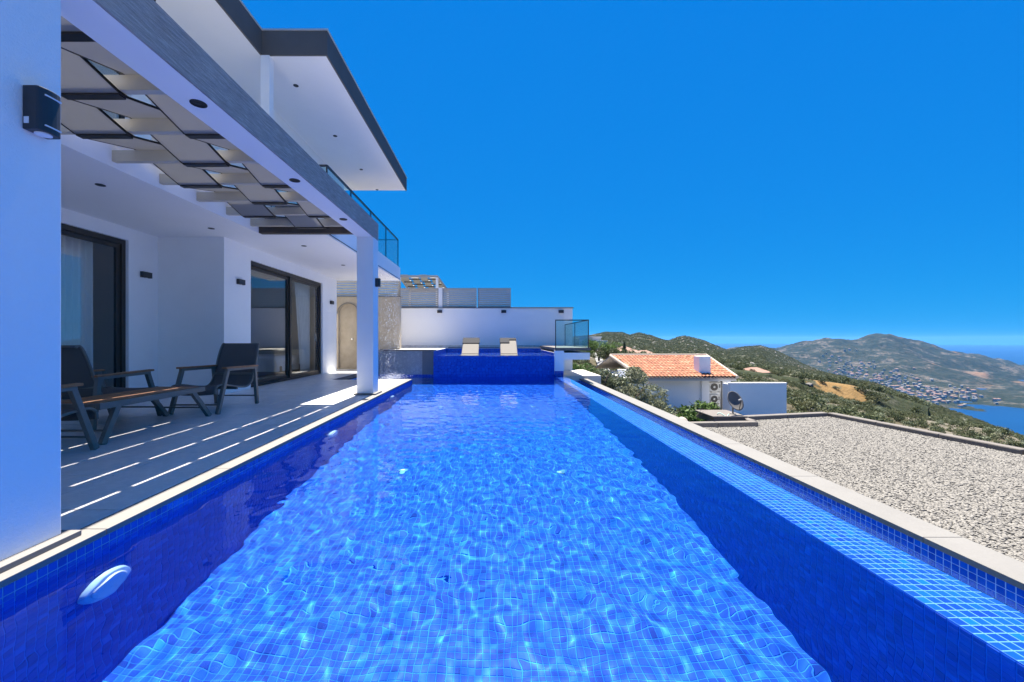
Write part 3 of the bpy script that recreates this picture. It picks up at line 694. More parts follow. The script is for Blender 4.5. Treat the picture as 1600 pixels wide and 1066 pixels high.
# ------------------------------------------------------------------ furniture on the terrace
def lounge_chair(label, loc, rz):
    # local: front faces +y, x across; built round its own centre on the floor
    t = thing('lounge_chair', label, 'chair', loc, rz)
    w = .312
    for s in (-1, 1):
        MB().bar((s * w, .47, .004), (s * w, .27, .565), .045, .05, (0, 1, 0)).build('leg', 'taupe_metal', t, .004)
        MB().bar((s * w, -.44, .004), (s * w, -.37, .565), .045, .05, (0, 1, 0)).build('leg', 'taupe_metal', t, .004)
        MB().bar((s * w, .295, .575), (s * w, -.40, .565), .045, .03).build('arm_rail', 'taupe_metal', t, .003)
        MB().bar((s * w, .335, .605), (s * w, -.42, .592), .068, .024).build('armrest', 'teak', t, .006)
    MB().tube([(-w + .02, .43, .12), (w - .02, .43, .12)], .011).build('stretcher', 'taupe_metal', t)
    MB().tube([(-w + .02, -.43, .13), (w - .02, -.43, .13)], .011).build('stretcher', 'taupe_metal', t)
    MB().tube([(-w + .02, -.39, .33), (w - .02, -.39, .33)], .011).build('stretcher', 'taupe_metal', t)
    # sling: profile from the seat front, dipping to the seat back, rising into the backrest
    prof = [(.50, .27), (.495, .325), (.46, .365), (.40, .378), (.25, .365), (.05, .325), (-.12, .30), (-.22, .305), (-.30, .35), (-.35, .43), (-.40, .56), (-.455, .72), (-.505, .86), (-.53, .915), (-.555, .925), (-.575, .905)]
    from mathutils.geometry import interpolate_bezier
    fine = []
    for i in range(len(prof) - 1):
        for k in range(3):
            f = k / 3; p0 = prof[max(i - 1, 0)]; p1 = prof[i]; p2 = prof[i + 1]; p3 = prof[min(i + 2, len(prof) - 1)]
            fine.append(tuple(.5 * (2 * p1[d] + (p2[d] - p0[d]) * f + (2 * p0[d] - 5 * p1[d] + 4 * p2[d] - p3[d]) * f * f + (3 * p1[d] - p0[d] - 3 * p2[d] + p3[d]) * f ** 3) for d in (0, 1)))
    fine.append(prof[-1]); V, Fq = [], []; nx = 13
    for i, (y, z) in enumerate(fine):
        taper = 1.0
        if z > .62: taper = 1 - .07 * ((z - .62) / .3) ** 3
        if i > len(fine) - 5: taper -= .03
        for k in range(nx):
            u = -1 + 2 * k / (nx - 1); sag = .018 * (1 - u * u)
            V.append((u * (w - .012) * taper, y - (sag if z > .45 else 0), z - (sag if z <= .45 else 0)))
    for i in range(len(fine) - 1):
        for k in range(nx - 1): a = i * nx + k; Fq.append((a, a + 1, a + nx + 1, a + nx))
    sl = link('sling', np_mesh('sling', V, Fq, 'sling', True), t); sm = sl.modifiers.new('s', 'SOLIDIFY'); sm.thickness = .008
    for s in (-1, 1):
        pts = [(V[i * nx + (0 if s < 0 else nx - 1)][0], y, z) for i, (y, z) in enumerate(fine)]
        MB().tube(pts, .013, 8).build('side_rail', 'taupe_metal', t, 0, True)
    MB().bar((-w, .05, .30), (w, .05, .30), .03, .03).build('seat_bar', 'taupe_metal', t)
    MB().bar((-w, -.36, .47), (w, -.36, .47), .03, .03).build('seat_bar', 'taupe_metal', t)
    return t
lounge_chair('grey sling lounge chair turned to the table, standing before the wide glass door', (-3.97, 5.90, .001), math.pi)
lounge_chair('grey sling lounge chair with its back to the curtained door, beside the table', (-4.66, 4.88, .001), 0.0)
lounge_chair('lounge chair half hidden behind the near pillar, teak armrest and front leg showing', (-3.92, 3.24, .001), 0)
tb = thing('coffee_table', 'low teak slat table on splayed taupe legs between the lounge chairs', 'table', (-3.975, 4.53, .001))
for s in (-1, 1):
    B('frame_rail', 'taupe_metal', tb, (s * .275 - .022, s * .275 + .022, -.70, .70, .335, .392), bevel=.003)
    B('frame_rail', 'taupe_metal', tb, (-.253, .253, s * .678 - .022, s * .678 + .022, .335, .39), bevel=.003)
    for e in (-1, 1): MB().bar((s * .275, e * .50, .35), (s * .275, e * .66 if e < 0 else e * .80, .002), .045, .055, (0, 1, 0)).build('leg', 'taupe_metal', tb, .003)
for k in range(6): x = -.215 + k * .086; B('slat', 'teak', tb, (x - .037, x + .037, -.652, .652, .372, .398), bevel=.004)
MB().tube([(-.26, -.6, .12), (.26, -.6, .12)], .011).build('stretcher', 'taupe_metal', tb); MB().tube([(-.26, .74, .12), (.26, .74, .12)], .011).build('stretcher', 'taupe_metal', tb)

# ------------------------------------------------------------------ sea
sea_z = -272
m = MB(); m.v = [(0, 0, sea_z)] + [(28500 * math.cos(a), 28500 * math.sin(a), sea_z) for a in np.linspace(0, 2 * math.pi, 361)[:-1]]
m.f = [(0, i, i % 360 + 1) for i in range(1, 361)]
g = NG('sea'); g.set(g.ramp(g.noise(.004, 5, .6), [(.3, (.0002, .026, .088)), (.7, (.0004, .034, .112))]), .4, 0, .12)
g.bump(g.noise(.05, 4, .6), .15, 3.0)
tag(m.build('sea', 'sea'), kind='structure')

# ------------------------------------------------------------------ terrain
def terrain(name, rows, nu, nv, mat, amp, freq, seed, hold=(0, 0)):
    # rows: polylines across; lofted front to back, roughened inside
    Rw = [np.array(r, float) for r in rows]; n = nu; u = np.linspace(0, 1, n)
    def samp(r):
        t = np.linspace(0, 1, len(r)); return np.stack([np.interp(u, t, r[:, k]) for k in range(3)], 1)
    S = np.stack([samp(r) for r in Rw]); tv = np.linspace(0, 1, len(Rw)); v = np.linspace(0, 1, nv)
    Pn = np.empty((nv, n, 3))
    for j, vv in enumerate(v):
        x = vv * (len(Rw) - 1); i = min(int(x), len(Rw) - 2); f = x - i
        p0, p1, p2, p3 = S[max(i - 1, 0)], S[i], S[i + 1], S[min(i + 2, len(Rw) - 1)]
        f2 = f
        Pn[j] = p1 + (p2 - p1) * f2
    V = Pn.reshape(-1, 3).copy()
    for k in range(len(V)):
        x, y, z = V[k]; d = math.hypot(x, y)
        a = amp * (d if amp < .2 else 1)
        V[k, 2] += a * (mnoise.fractal((x * freq + seed, y * freq, seed), 1.0, 2.1, 6) * 1.0)
    idx = np.arange(nv * n).reshape(nv, n)
    Fq = np.stack([idx[:-1, :-1], idx[:-1, 1:], idx[1:, 1:], idx[1:, :-1]], -1).reshape(-1, 4)
    o = link(name, np_mesh(name, V, Fq, mat, True)); return tag(o, kind='structure'), V.reshape(nv, n, 3)
def land_mat(name, s, rock, greens, soil, rockamt=.62, soilamt=.66):
    g = NG(name)
    a = g.noise(.045 * s, 8, .72); b = g.noise(.012 * s, 6, .65); c = g.noise(.22 * s, 6, .75)
    base = g.ramp(c, [(.32, greens[0]), (.52, greens[1]), (.66, greens[2])])
    mk = g.ramp(a, [(rockamt - .03, (0, 0, 0)), (rockamt + .06, (1, 1, 1))]); cm = g.ramp(c, [(.42, (0, 0, 0)), (.58, (1, 1, 1))])
    rk = g.mix(1.0, mk, cm, 'MULTIPLY')
    sp_ = g.node('ShaderNodeSeparateColor'); g.l.new(rk, sp_.inputs[0])
    base = g.mix(sp_.outputs[0], base, g.ramp(g.noise(.5 * s, 4), [(.3, tuple(x * .7 for x in rock)), (.7, rock)]))
    sm = g.ramp(b, [(soilamt - .02, (0, 0, 0)), (soilamt + .04, (1, 1, 1))]); s2 = g.node('ShaderNodeSeparateColor'); g.l.new(sm, s2.inputs[0])
    base = g.mix(s2.outputs[0], base, soil)
    if name != 'far_land':                              # bare ochre field on the slope
        v1 = g.node('ShaderNodeVectorMath', operation='SUBTRACT'); g.l.new(g.pos(), v1.inputs[0]); v1.inputs[1].default_value = (73, 85, 0)
        v2 = g.node('ShaderNodeVectorMath', operation='MULTIPLY'); g.l.new(v1.outputs[0], v2.inputs[0]); v2.inputs[1].default_value = (.085, .035, 0)
        v3 = g.node('ShaderNodeVectorMath', operation='LENGTH'); g.l.new(v2.outputs[0], v3.inputs[0])
        ad = g.node('ShaderNodeMath', operation='MULTIPLY_ADD'); g.l.new(g.noise(.12, 4, .6), ad.inputs[0]); ad.inputs[1].default_value = 3.0; g.l.new(v3.outputs['Value'], ad.inputs[2])
        mrg = g.node('ShaderNodeMapRange'); g.l.new(ad.outputs[0], mrg.inputs[0]); mrg.inputs[1].default_value = 1.75; mrg.inputs[2].default_value = 1.95; mrg.inputs[3].default_value = 1; mrg.inputs[4].default_value = 0
        base = g.mix(mrg.outputs[0], base, (.20, .128, .055))
    g.set(base, .95, 0, .05)
    g.bump(c, .6, 1.2 / s)
land_mat('near_land', 4, (.20, .185, .16), [(.045, .042, .026), (.072, .064, .042), (.11, .098, .072)], (.19, .125, .06), .50, .60)
land_mat('hill_land', 1, (.16, .148, .13), [(.022, .029, .017), (.034, .042, .023), (.060, .060, .040)], (.17, .118, .06), .53, .60)
land_mat('far_land', .16, (.13, .11, .09), [(.010, .016, .012), (.018, .024, .014), (.045, .040, .026)], (.15, .095, .06), .54, .64)
# ground close by, below the villa and the neighbour house
gpts = [[(-30, -12, -5.2), (4, -12, -5.2), (16, -12, -6), (30, -12, -9), (60, -12, -16)],
        [(-30, 12, -3.0), (4, 13, -3.2), (15, 14, -5.5), (24, 16, -7.5), (42, 20, -11)],
        [(-30, 20, -1.6), (4, 20, -1.9), (10, 20, -3.6), (20, 24, -5.0), (42, 30, -8.5)],
        [(-30, 40, 1.0), (6, 40, -1.0), (14, 40, -3.2), (28, 42, -5.6), (60, 48, -10)],
        [(-30, 80, 4.0), at(880, 545, 80), at(1000, 560, 80), at(1200, 590, 80), at(1420, 655, 80)]]
ground, GV = terrain('ground', gpts, 90, 70, 'near_land', .35, .09, 3.3)
# scrub slope falling to the right
dr = [[(10, 25, -16), (16, 25, -17), (20, 22, -18), (22, 20, -20), (24, 16, -22), (24, 12, -24)],
      [at(1060, 600, 34), at(1180, 618, 36), at(1290, 652, 34), at(1400, 700, 30), at(1620, 745, 24), at(1850, 800, 20)],
      [at(1060, 588, 60), at(1180, 606, 60), at(1290, 634, 56), at(1400, 668, 50), at(1600, 718, 40), at(1850, 790, 34)],
      [at(1060, 572, 130), at(1180, 592, 120), at(1290, 618, 105), at(1400, 644, 88), at(1600, 700, 66), at(1850, 778, 52)],
      [at(1080, 558, 300), at(1200, 580, 250), at(1300, 601, 200), at(1400, 628, 150), at(1600, 691, 100), at(1850, 770, 78)],
      [at(1100, 548, 560), at(1215, 569, 430), at(1320, 590, 330), at(1410, 615, 240), at(1600, 684, 150), at(1850, 764, 110)],
      [(170, 800, -60), (200, 700, -95), (260, 560, -110), (270, 420, -110), (280, 260, -120), (260, 190, -125)]]
slope, DV = terrain('scrub_slope', dr, 150, 110, 'near_land', .0045, .035, 7.7)
# rounded hills with rocks
def px(L, Y0, Y1):
    n = len(L); return [at(x, y, Y0 + (Y1 - Y0) * i / (n - 1)) for i, (x, y) in enumerate(L)]
sil = [(840, 531), (890, 527), (925, 523), (946, 517.5), (972, 518.5), (984, 523), (998, 519.5), (1018, 524), (1038, 531), (1047, 532.5), (1058, 528), (1070, 526), (1082, 527.5), (1100, 532), (1120, 540), (1136, 546), (1150, 545), (1163, 541), (1188, 540), (1204, 545), (1222, 553), (1250, 566), (1290, 582), (1330, 606), (1390, 645), (1450, 690)]
xsil = [s[0] for s in sil]
dxs, dys = [1145, 1230, 1330, 1400, 1480, 1600], [548, 575, 592, 612, 637, 682]
def low(L): return [(x, max(y, np.interp(x, dxs, dys) + 7) if x > 1200 else y) for x, y in L]
hr = [[(p[0], p[1], p[2] - 12) for p in px([(x, 560 + .12 * max(0, x - 950)) for x in xsil], 60, 70)],
      px(low([(x, 556 + .12 * max(0, x - 950)) for x in xsil]), 75, 90),
      px(low([(x, 549 + .09 * max(0, x - 950)) for x in xsil]), 190, 230),
      px(low([(x, (543 + .075 * max(0, x - 950)) * .55 + .45 * (y + 8)) for x, y in sil]), 400, 480),
      px([(x, y + 5) for x, y in sil], 640, 820), px(sil, 760, 980),
      [(p[0] * 1.1, p[1] * 1.15, p[2] - 70) for p in px(sil, 760, 980)]]
hills, HV = terrain('hills', hr, 220, 110, 'hill_land', .0032, .012, 1.9)
# far mountain above the bay
cs = [(1120, 552), (1165, 549), (1212, 545), (1232, 539), (1250, 534.5), (1270, 531.5), (1290, 529.5), (1315, 529.5), (1340, 529), (1355, 526), (1370, 523), (1385, 521.5), (1398, 523), (1415, 527.5), (1440, 534), (1470, 542.5), (1500, 550), (1530, 559), (1560, 566.5), (1600, 577), (1660, 592), (1740, 610), (1850, 632)]
cx_ = [c[0] for c in cs]
shore = [(x, 640 if x < 1490 else 637 + .12 * max(0, x - 1490)) for x in cx_]
def sh(x, y): Y = 273 * F / (y - CY); return at(x, y, Y)
ridge = px(cs, 3600, 3300)
row0 = [sh(x, y) for x, y in shore]
def between(f, lift):
    out = []
    for (a, b) in zip(row0, ridge):
        a, b = Vector(a), Vector(b); p = a.lerp(b, f); p.z = a.z + (b.z - a.z) * lift; out.append(tuple(p))
    return out
row00 = [(p[0] * .93, p[1] * .93, p[2] - 30) for p in row0]
far, FV = terrain('far_mountain', [row00, row0, between(.12, .04), between(.35, .17), between(.6, .38), between(.82, .72), ridge, [(p[0] * 1.25, p[1] * 1.3, -280) for p in ridge]], 260, 180, 'far_land', .013, .0026, 4.4)
# the sandy beach edge of the town
def on_far(x, y):
    d = (FV[..., 0] - x) ** 2 + (FV[..., 1] - y) ** 2; k = np.unravel_index(np.argmin(d), d.shape); return FV[k]
# town houses
mats_t = []
for nm, c in (('town_white', (.48, .47, .46)), ('town_cream', (.31, .275, .235)), ('town_grey', (.22, .22, .22))):
    mottled(nm, c, .08, .1, .9); mats_t.append(nm)
mottled('town_roof', (.21, .125, .095), .12, .1, .9)
protos = []
for k in range(5):
    wx, wy, h = [(9, 8, 7), (12, 9, 9), (8, 8, 10), (14, 10, 7), (10, 12, 6)][k]
    wl = MB().box(-wx / 2, wx / 2, -wy / 2, wy / 2, -8, h).mesh('wall', mats_t[k % 3])
    m = MB()
    if k % 2 == 0: m.box(-wx / 2 - .4, wx / 2 + .4, -wy / 2 - .4, wy / 2 + .4, h + .01, h + .6); rf = m.mesh('roof', mats_t[(k + 1) % 3])
    else:
        m.v = [(-wx / 2 - .5, -wy / 2 - .5, h), (wx / 2 + .5, -wy / 2 - .5, h), (wx / 2 + .5, wy / 2 + .5, h), (-wx / 2 - .5, wy / 2 + .5, h), (-wx / 4, 0, h + 2.6), (wx / 4, 0, h + 2.6)]
        m.f = [(0, 1, 5, 4), (1, 2, 5), (2, 3, 4, 5), (3, 0, 4), (0, 3, 2, 1)]; rf = m.mesh('roof', 'town_roof')
    wn = MB()
    for i in (-1, 1): wn.box(i * wx / 4 - .9, i * wx / 4 + .9, -wy / 2 - .06, -wy / 2 - .01, h * .45, h * .45 + 1.8)
    win = wn.mesh('window_band', 'far_pane'); protos.append((wl, rf, win))
random.seed(21)
town_axis = [(1300, 572), (1340, 585), (1385, 600), (1430, 612), (1480, 623), (1530, 630)]
cnt = 0
occupied = []
while cnt < 290:
    f = random.random() * 4.999; i = int(f); a, b = town_axis[i], town_axis[i + 1]; t_ = f - i
    cxp = a[0] + (b[0] - a[0]) * t_; cyp = a[1] + (b[1] - a[1]) * t_
    wdt = 24 - 14 * (f / 5); qx, qy = cxp + random.gauss(0, 20), cyp + random.gauss(0, wdt * .55)
    # march along the view line until it meets the mountain
    best = None
    d2 = (FV[..., 0] / FV[..., 1] - (qx - CX) / F) ** 2 * 2 + ((1 - FV[..., 2]) / FV[..., 1] - (qy - CY) / F) ** 2 * 4
    d2[130:] = 9; k = np.unravel_index(np.argmin(d2), d2.shape); p = FV[k]
    jx, jy = p[0] + random.uniform(-9, 9), p[1] + random.uniform(-9, 9)
    if p[2] < sea_z + 4 or any((jx - q[0]) ** 2 + (jy - q[1]) ** 2 < 150 for q in occupied): 
        if random.random() < .98: continue
    occupied.append((jx, jy))
    r = thing('town_house', 'small pale house in the dense town on the slope above the bay', 'house', (jx, jy, p[2]), random.uniform(-.5, .9), 'houses of the town above the bay')
    r.scale = (random.uniform(.85, 1.25),) * 2 + (random.uniform(.9, 1.4),)
    wl, rf, wn = random.choice(protos); link('wall', wl, r); link('roof', rf, r); tag(link('window_band', wn, r), kind='stuff'); cnt += 1

# ------------------------------------------------------------------ scattered ground cover (uncountable)
def scatter_group(name, coll, density, smin, smax, seed, sink=0.0, up=True, mask=None, flat=False):
    ng = bpy.data.node_groups.new(name, 'GeometryNodeTree')
    ng.interface.new_socket('Geometry', in_out='INPUT', socket_type='NodeSocketGeometry')
    ng.interface.new_socket('Geometry', in_out='OUTPUT', socket_type='NodeSocketGeometry')
    N, L = ng.nodes, ng.links
    gi, go = N.new('NodeGroupInput'), N.new('NodeGroupOutput')
    dp = N.new('GeometryNodeDistributePointsOnFaces'); dp.inputs['Density'].default_value = density; dp.inputs['Seed'].default_value = seed
    ci = N.new('GeometryNodeCollectionInfo'); ci.inputs['Collection'].default_value = coll
    ci.inputs['Separate Children'].default_value = True; ci.inputs['Reset Children'].default_value = True
    ip = N.new('GeometryNodeInstanceOnPoints'); ip.inputs['Pick Instance'].default_value = True
    rs = N.new('FunctionNodeRandomValue'); rs.data_type = 'FLOAT'; rs.inputs[2].default_value = smin; rs.inputs[3].default_value = smax
    rr = N.new('FunctionNodeRandomValue'); rr.data_type = 'FLOAT_VECTOR'
    rr.inputs[0].default_value = (-.35, -.35, 0) if up else (-3.1, -3.1, 0); rr.inputs[1].default_value = (.35, .35, 6.28) if up else (3.1, 3.1, 6.28)
    if flat: rr.inputs[0].default_value = (-.4, -.4, 0); rr.inputs[1].default_value = (.4, .4, 6.28)
    L.new(gi.outputs[0], dp.inputs['Mesh'])
    if mask:                                            # patchy cover
        ps = N.new('GeometryNodeInputPosition'); nz = N.new('ShaderNodeTexNoise'); nz.inputs['Scale'].default_value = mask[0]; nz.inputs['Detail'].default_value = 4
        mr = N.new('ShaderNodeMapRange'); mr.inputs[1].default_value = mask[1]; mr.inputs[2].default_value = mask[2]; mr.inputs[3].default_value = mask[3]; mr.inputs[4].default_value = density
        L.new(ps.outputs[0], nz.inputs['Vector']); L.new(nz.outputs[0], mr.inputs[0]); L.new(mr.outputs[0], dp.inputs['Density'])
    L.new(dp.outputs['Points'], ip.inputs['Points']); L.new(ci.outputs[0], ip.inputs['Instance'])
    L.new(rs.outputs[1], ip.inputs['Scale']); L.new(rr.outputs[0], ip.inputs['Rotation'])
    L.new(ip.outputs[0], go.inputs[0]); return ng
def pool_coll(name, meshes):
    c = bpy.data.collections.new(name)
    for k, me in enumerate(meshes): c.objects.link(bpy.data.objects.new('%s_source' % name, me))
    return c
def pebble(seed):
    r = random.Random(seed); bm = bmesh.new(); bmesh.ops.create_icosphere(bm, subdivisions=1, radius=1)
    sx, sy, sz = r.uniform(.8, 1.2), r.uniform(.55, .9), r.uniform(.4, .65)
    for v in bm.verts:
        f = 1 + .3 * mnoise.noise(v.co * 1.3 + Vector((seed * 7.1, 0, 0))); v.co = Vector((v.co.x * sx * f, v.co.y * sy * f, v.co.z * sz * f))
    me = bpy.data.meshes.new('pebble'); bm.to_mesh(me); bm.free(); me.materials.append(MATS['pebble']); me.shade_smooth(); return me

# ------------------------------------------------------------------ lower flat roof with white pebbles
GZ = -1.70
roof_out = [(2.95, -6), (13.55, -6), (12.36, 9.45), (11.72, 14.35), (8.35, 13.62), (8.22, 12.72), (5.2, 12.5), (2.95, 12.5)]
lr = thing('lower_roof', 'flat roof of the lower building covered with white pebbles', 'roof', (0, 0, 0))
MB().poly(roof_out, -6.5, GZ - .03).build('roof_slab', 'pale_concrete', lr)
bed_me = MB().poly(roof_out, GZ - .028, GZ - .005).mesh('gravel', 'gravel_bed')
# scatter only where pebbles lie
sh_ = bpy.data.meshes.new('gravel'); bm = bmesh.new()
vs = [bm.verts.new((x, y, GZ)) for x, y in ((2.95, -1.0), (13.0, -1.0), (12.3, 9.4), (11.66, 14.25), (8.42, 13.55), (8.28, 12.6), (5.2, 12.4), (2.95, 12.4))]
bm.faces.new(vs); bm.to_mesh(sh_); bm.free()
gv = link('gravel', sh_); tag(gv, 'loose white pebbles spread over the flat lower roof', 'gravel', kind='stuff')
md = gv.modifiers.new('scatter', 'NODES'); md.node_group = scatter_group('pebble_scatter', pool_coll('pebbles', [pebble(k) for k in range(7)]), 1400, .014, .030, 3, flat=True)
B('gravel_bed', 'gravel_bed', lr, (2.96, 8.2, -5.9, 12.45, GZ - .028, GZ - .012)); MB().poly([(8.2, -5.9), (13.5, -5.9), (12.3, 9.4), (11.66, 14.25), (8.42, 13.55), (8.2, 12.6)], GZ - .028, GZ - .012).build('gravel_bed', 'gravel_bed', lr)
def parapet(p, q, w=.24, h=.16):
    p, q = Vector((*p, 0)), Vector((*q, 0)); n = max(1, round((q - p).length / 1.6))
    for k in range(n):
        a, b = p.lerp(q, k / n), p.lerp(q, (k + 1) / n); d = (b - a).normalized() * .003
        zc = GZ - .03 + h / 2; a_, b_ = a + d, b - d
        MB().bar((a_.x, a_.y, zc), (b_.x, b_.y, zc), w, h).build('parapet_stone', 'concrete', lr, .03)
parapet((13.6, -6), (12.42, 9.5)); parapet((12.42, 9.55), (11.80, 14.35)); parapet((11.66, 14.40), (8.30, 13.70)); parapet((8.22, 13.6), (8.22, 12.95)); parapet((8.22, 12.82), (5.6, 12.62))
sl = thing('planter_slab', 'grey concrete slab holding the satellite dish beside the gravel roof', 'slab', (0, 0, 0))
MB().poly([(7.05, 13.1), (8.05, 13.1), (8.05, 14.2), (7.05, 14.2)], -3.5, -1.52).build('block', 'concrete', sl, .01)
MB().poly([(7.0, 13.05), (8.1, 13.05), (8.1, 14.25), (7.0, 14.25)], -1.518, -1.46).build('cap', 'concrete', sl, .01)
# satellite dish
dz = thing('satellite_dish', 'dark grey satellite dish on a short post by the gravel roof', 'dish', (7.86, 13.45, -1.458))
MB().tube([(0, 0, 0), (0, 0, .42)], .025, 10).build('post', 'taupe_metal', dz); MB().disc((0, 0, .012), .09, .02, 16).build('base_plate', 'taupe_metal', dz)
m = MB(); nr_, na = 7, 32; ax = Vector((.28, -.80, .42)).normalized(); uu = ax.cross(Vector((0, 0, 1))).normalized(); vv_ = uu.cross(ax)
c0 = Vector((0, -.06, .42))
for i in range(nr_):
    r = .31 * i / (nr_ - 1)
    for k in range(na):
        a = 2 * math.pi * k / na; m.v.append(tuple(c0 + uu * (r * math.cos(a)) + vv_ * (r * 1.06 * math.sin(a)) + ax * (r * r * .75)))
for i in range(nr_ - 1):
    for k in range(na): m.f.append((i * na + k, i * na + (k + 1) % na, (i + 1) * na + (k + 1) % na, (i + 1) * na + k))
o = m.build('reflector', 'dish_grey' if 'dish_grey' in MATS else 'fascia_grey', dz, 0, True); q = o.modifiers.new('s', 'SOLIDIFY'); q.thickness = .008
fo = c0 + ax * .30 - Vector((0, 0, .03)); low = c0 - vv_ * .30 + ax * .07
MB().tube([low, fo], .011, 8).build('feed_arm', 'dark_metal', dz); MB().tube([fo, fo - ax * .09], .028, 10).build('feed_horn', 'cap_metal', dz)
MB().tube([c0 - ax * .005, (0, 0, .40)], .03, 8).build('bracket', 'taupe_metal', dz)
hz_ = [(7.25 + .04 * i, 13.25 - .02 * i + .06 * math.sin(i), -1.44 + .05 * math.sin(i * .9)) for i in range(9)]
mottled('hose', (.30, .50, .45), .1, 5, .5)
tag(MB().tube(hz_, .015, 8).build('garden_hose', 'hose', None, 0, True), 'pale green hose lying over the planter slab edge', 'hose')

# ------------------------------------------------------------------ neighbour house
nb_ = thing('neighbour_house', 'white house with orange tiled roof and square chimney below the pool', 'house', (0, 0, 0))
YH = 26.0
def xh(x, Y=YH): return (x - CX) * Y / F
def zh(y, Y=YH): return 1 - (y - CY) * Y / F
B('wall', 'back_wall_white', nb_, (xh(975), xh(1095), YH, YH + 6, -6.5, -1.45)); B('wall', 'back_wall_white', nb_, (xh(1107), xh(1148), YH + .45, YH + 6, -6.5, -1.45))
B('pilaster', 'back_wall_white', nb_, (xh(1095), xh(1107), YH - .12, YH + 1, -6.5, -1.46))
ch = B('chimney', 'back_wall_white', nb_, (xh(1090.5), xh(1108), YH - .18, YH + .55, -1.40, zh(557))); 
# tiled roof: barrel tiles in courses on the slope
ey, ry, ez, rz_ = 25.2, 30.0, -1.36, -.22
def roofz(y): return ez + (rz_ - ez) * (y - ey) / (ry - ey)
def edge_l(y):                      # left rake and the step in the eave
    return max(xh(1006, 25.2) if y < 26.75 else -99, xh(953, ry) + (ry - y) * .12)
def edge_r(y): f = (y - ey) / (ry - ey); return xh(1151, ey) + (xh(1104, ry) - xh(1151, ey)) * f
Vs, Fs = [], []; pitch, course = .235, .36; o_ = 0; nseg = 6
y = ey
while y < ry - .05:
    x = math.floor(edge_l(y) / pitch) * pitch
    while x < edge_r(y) - .05:
        if x > edge_l(y) - .02:
            y1 = min(y + course + .05, ry); jz = random.uniform(-.006, .008)
            for (yy, lift) in ((y, .035), (y1, .0)):
                for k in range(nseg + 1):
                    a = math.pi * k / nseg
                    Vs.append((x + pitch / 2 - math.cos(a) * pitch * .47, yy, roofz(yy) + .02 + lift + jz + .062 * math.sin(a)))
            for k in range(nseg): Fs.append((o_ + k, o_ + k + 1, o_ + nseg + 2 + k, o_ + nseg + 1 + k))
            o_ += 2 * (nseg + 1)
        x += pitch
    y += course
rf = MB(); rf.v = [(xh(1006, ey), ey, ez - .06), (edge_r(ey), ey, ez - .06), (edge_r(ry), ry, rz_ - .04), (edge_l(ry), ry, rz_ - .04), (edge_l(26.76), 26.76, roofz(26.76) - .04), (xh(1006, ey), 26.76, roofz(26.76) - .04),
                   (edge_l(ry), ry + 4.5, -1.4), (xh(1160, 27), ry + 4.5, -1.4)]
rf.f = [(0, 1, 2, 3, 4, 5), (3, 2, 7, 6), (2, 1, 7)]
rb = rf.build('roof', 'mortar', nb_); q = rb.modifiers.new('s', 'SOLIDIFY'); q.thickness = .08; q.offset = -1
tag(link('roof_tile_field', np_mesh('roof_tile_field', Vs, Fs, 'roof_tile', True), rb), kind='stuff')
MB().tube([(edge_l(ry), ry, rz_ + .03), (edge_r(ry), ry, rz_ + .03)], .11, 8).build('ridge_cap', 'mortar', rb); MB().tube([(edge_r(ry), ry, rz_ + .02), (edge_r(ey) + .02, ey - .02, ez + .03)], .10, 8).build('hip_cap', 'mortar', rb)
MB().tube([(edge_l(ry) + .02, ry, rz_ + .02), (edge_l(26.8), 26.8, roofz(26.8) + .04)], .09, 8).build('rake_cap', 'mortar', rb)
B('eave_board', 'pale_concrete', nb_, (xh(1006, ey), edge_r(ey), ey + .03, ey + .13, ez - .22, ez - .065)); B('upper_eave_wall', 'back_wall_white', nb_, (xh(965, 27), xh(1006, ey) - .02, 26.9, 27.1, -4, roofz(26.9) - .05))
for (x0, y0, w_, h_, fan) in ((1110.5, 598, 18, 14.5, False), (1111.5, 617.5, 15.5, 13.5, True)):
    cxm, czm = xh(x0 + w_ / 2), zh(y0 + h_ / 2); ww, hh = w_ * YH / F, h_ * YH / F
    t = thing('air_conditioner', 'lower air conditioner outdoor unit with round fan grille on the white wall' if fan else 'upper air conditioner outdoor unit on the white wall of the neighbour house', 'air conditioner', (cxm, YH + .449, czm))
    B('case', 'ac_white', t, (-ww / 2, ww / 2, -.32, -.03, -hh / 2, hh / 2), bevel=.015)
    MB().disc((-ww * .1, -.322, 0), hh * .40, .015, 24, 'y').build('fan_grille', 'dark_metal' if fan else 'fascia_grey', t); MB().disc((-ww * .1, -.335, 0), hh * .12, .015, 16, 'y').build('fan_hub', 'ac_white', t)
    B('panel', 'dark_metal', t, (ww * .33, ww * .43, -.327, -.321, -hh * .1, hh * .3))
    for s in (-1, 1): B('bracket', 'taupe_metal', t, (s * ww * .35 - .02, s * ww * .35 + .02, -.34, 0, -hh / 2 - .05, -hh / 2 - .002))
gw = thing('garden_wall', 'plain white garden wall beside the neighbour house behind the satellite dish', 'wall', (0, 0, 0))
B('wall_body', 'back_wall_white', gw, (xh(1141, 24), xh(1229, 24), 24, 24.25, -6.5, zh(600, 24))); B('coping', 'back_wall_white', gw, (xh(1140.5, 24), xh(1229.5, 24), 23.98, 24.27, zh(600, 24) + .002, zh(598.2, 24)), bevel=.01)
B('return_wall', 'back_wall_white', gw, (xh(1141, 24), xh(1141, 24) + .25, 24.26, 24.8, -6.5, zh(601, 24)))
MB().tube([(xh(1133), YH + .40, -6), (xh(1133), YH + .40, -1.7)], .05, 8).build('downpipe', 'taupe_metal', nb_)

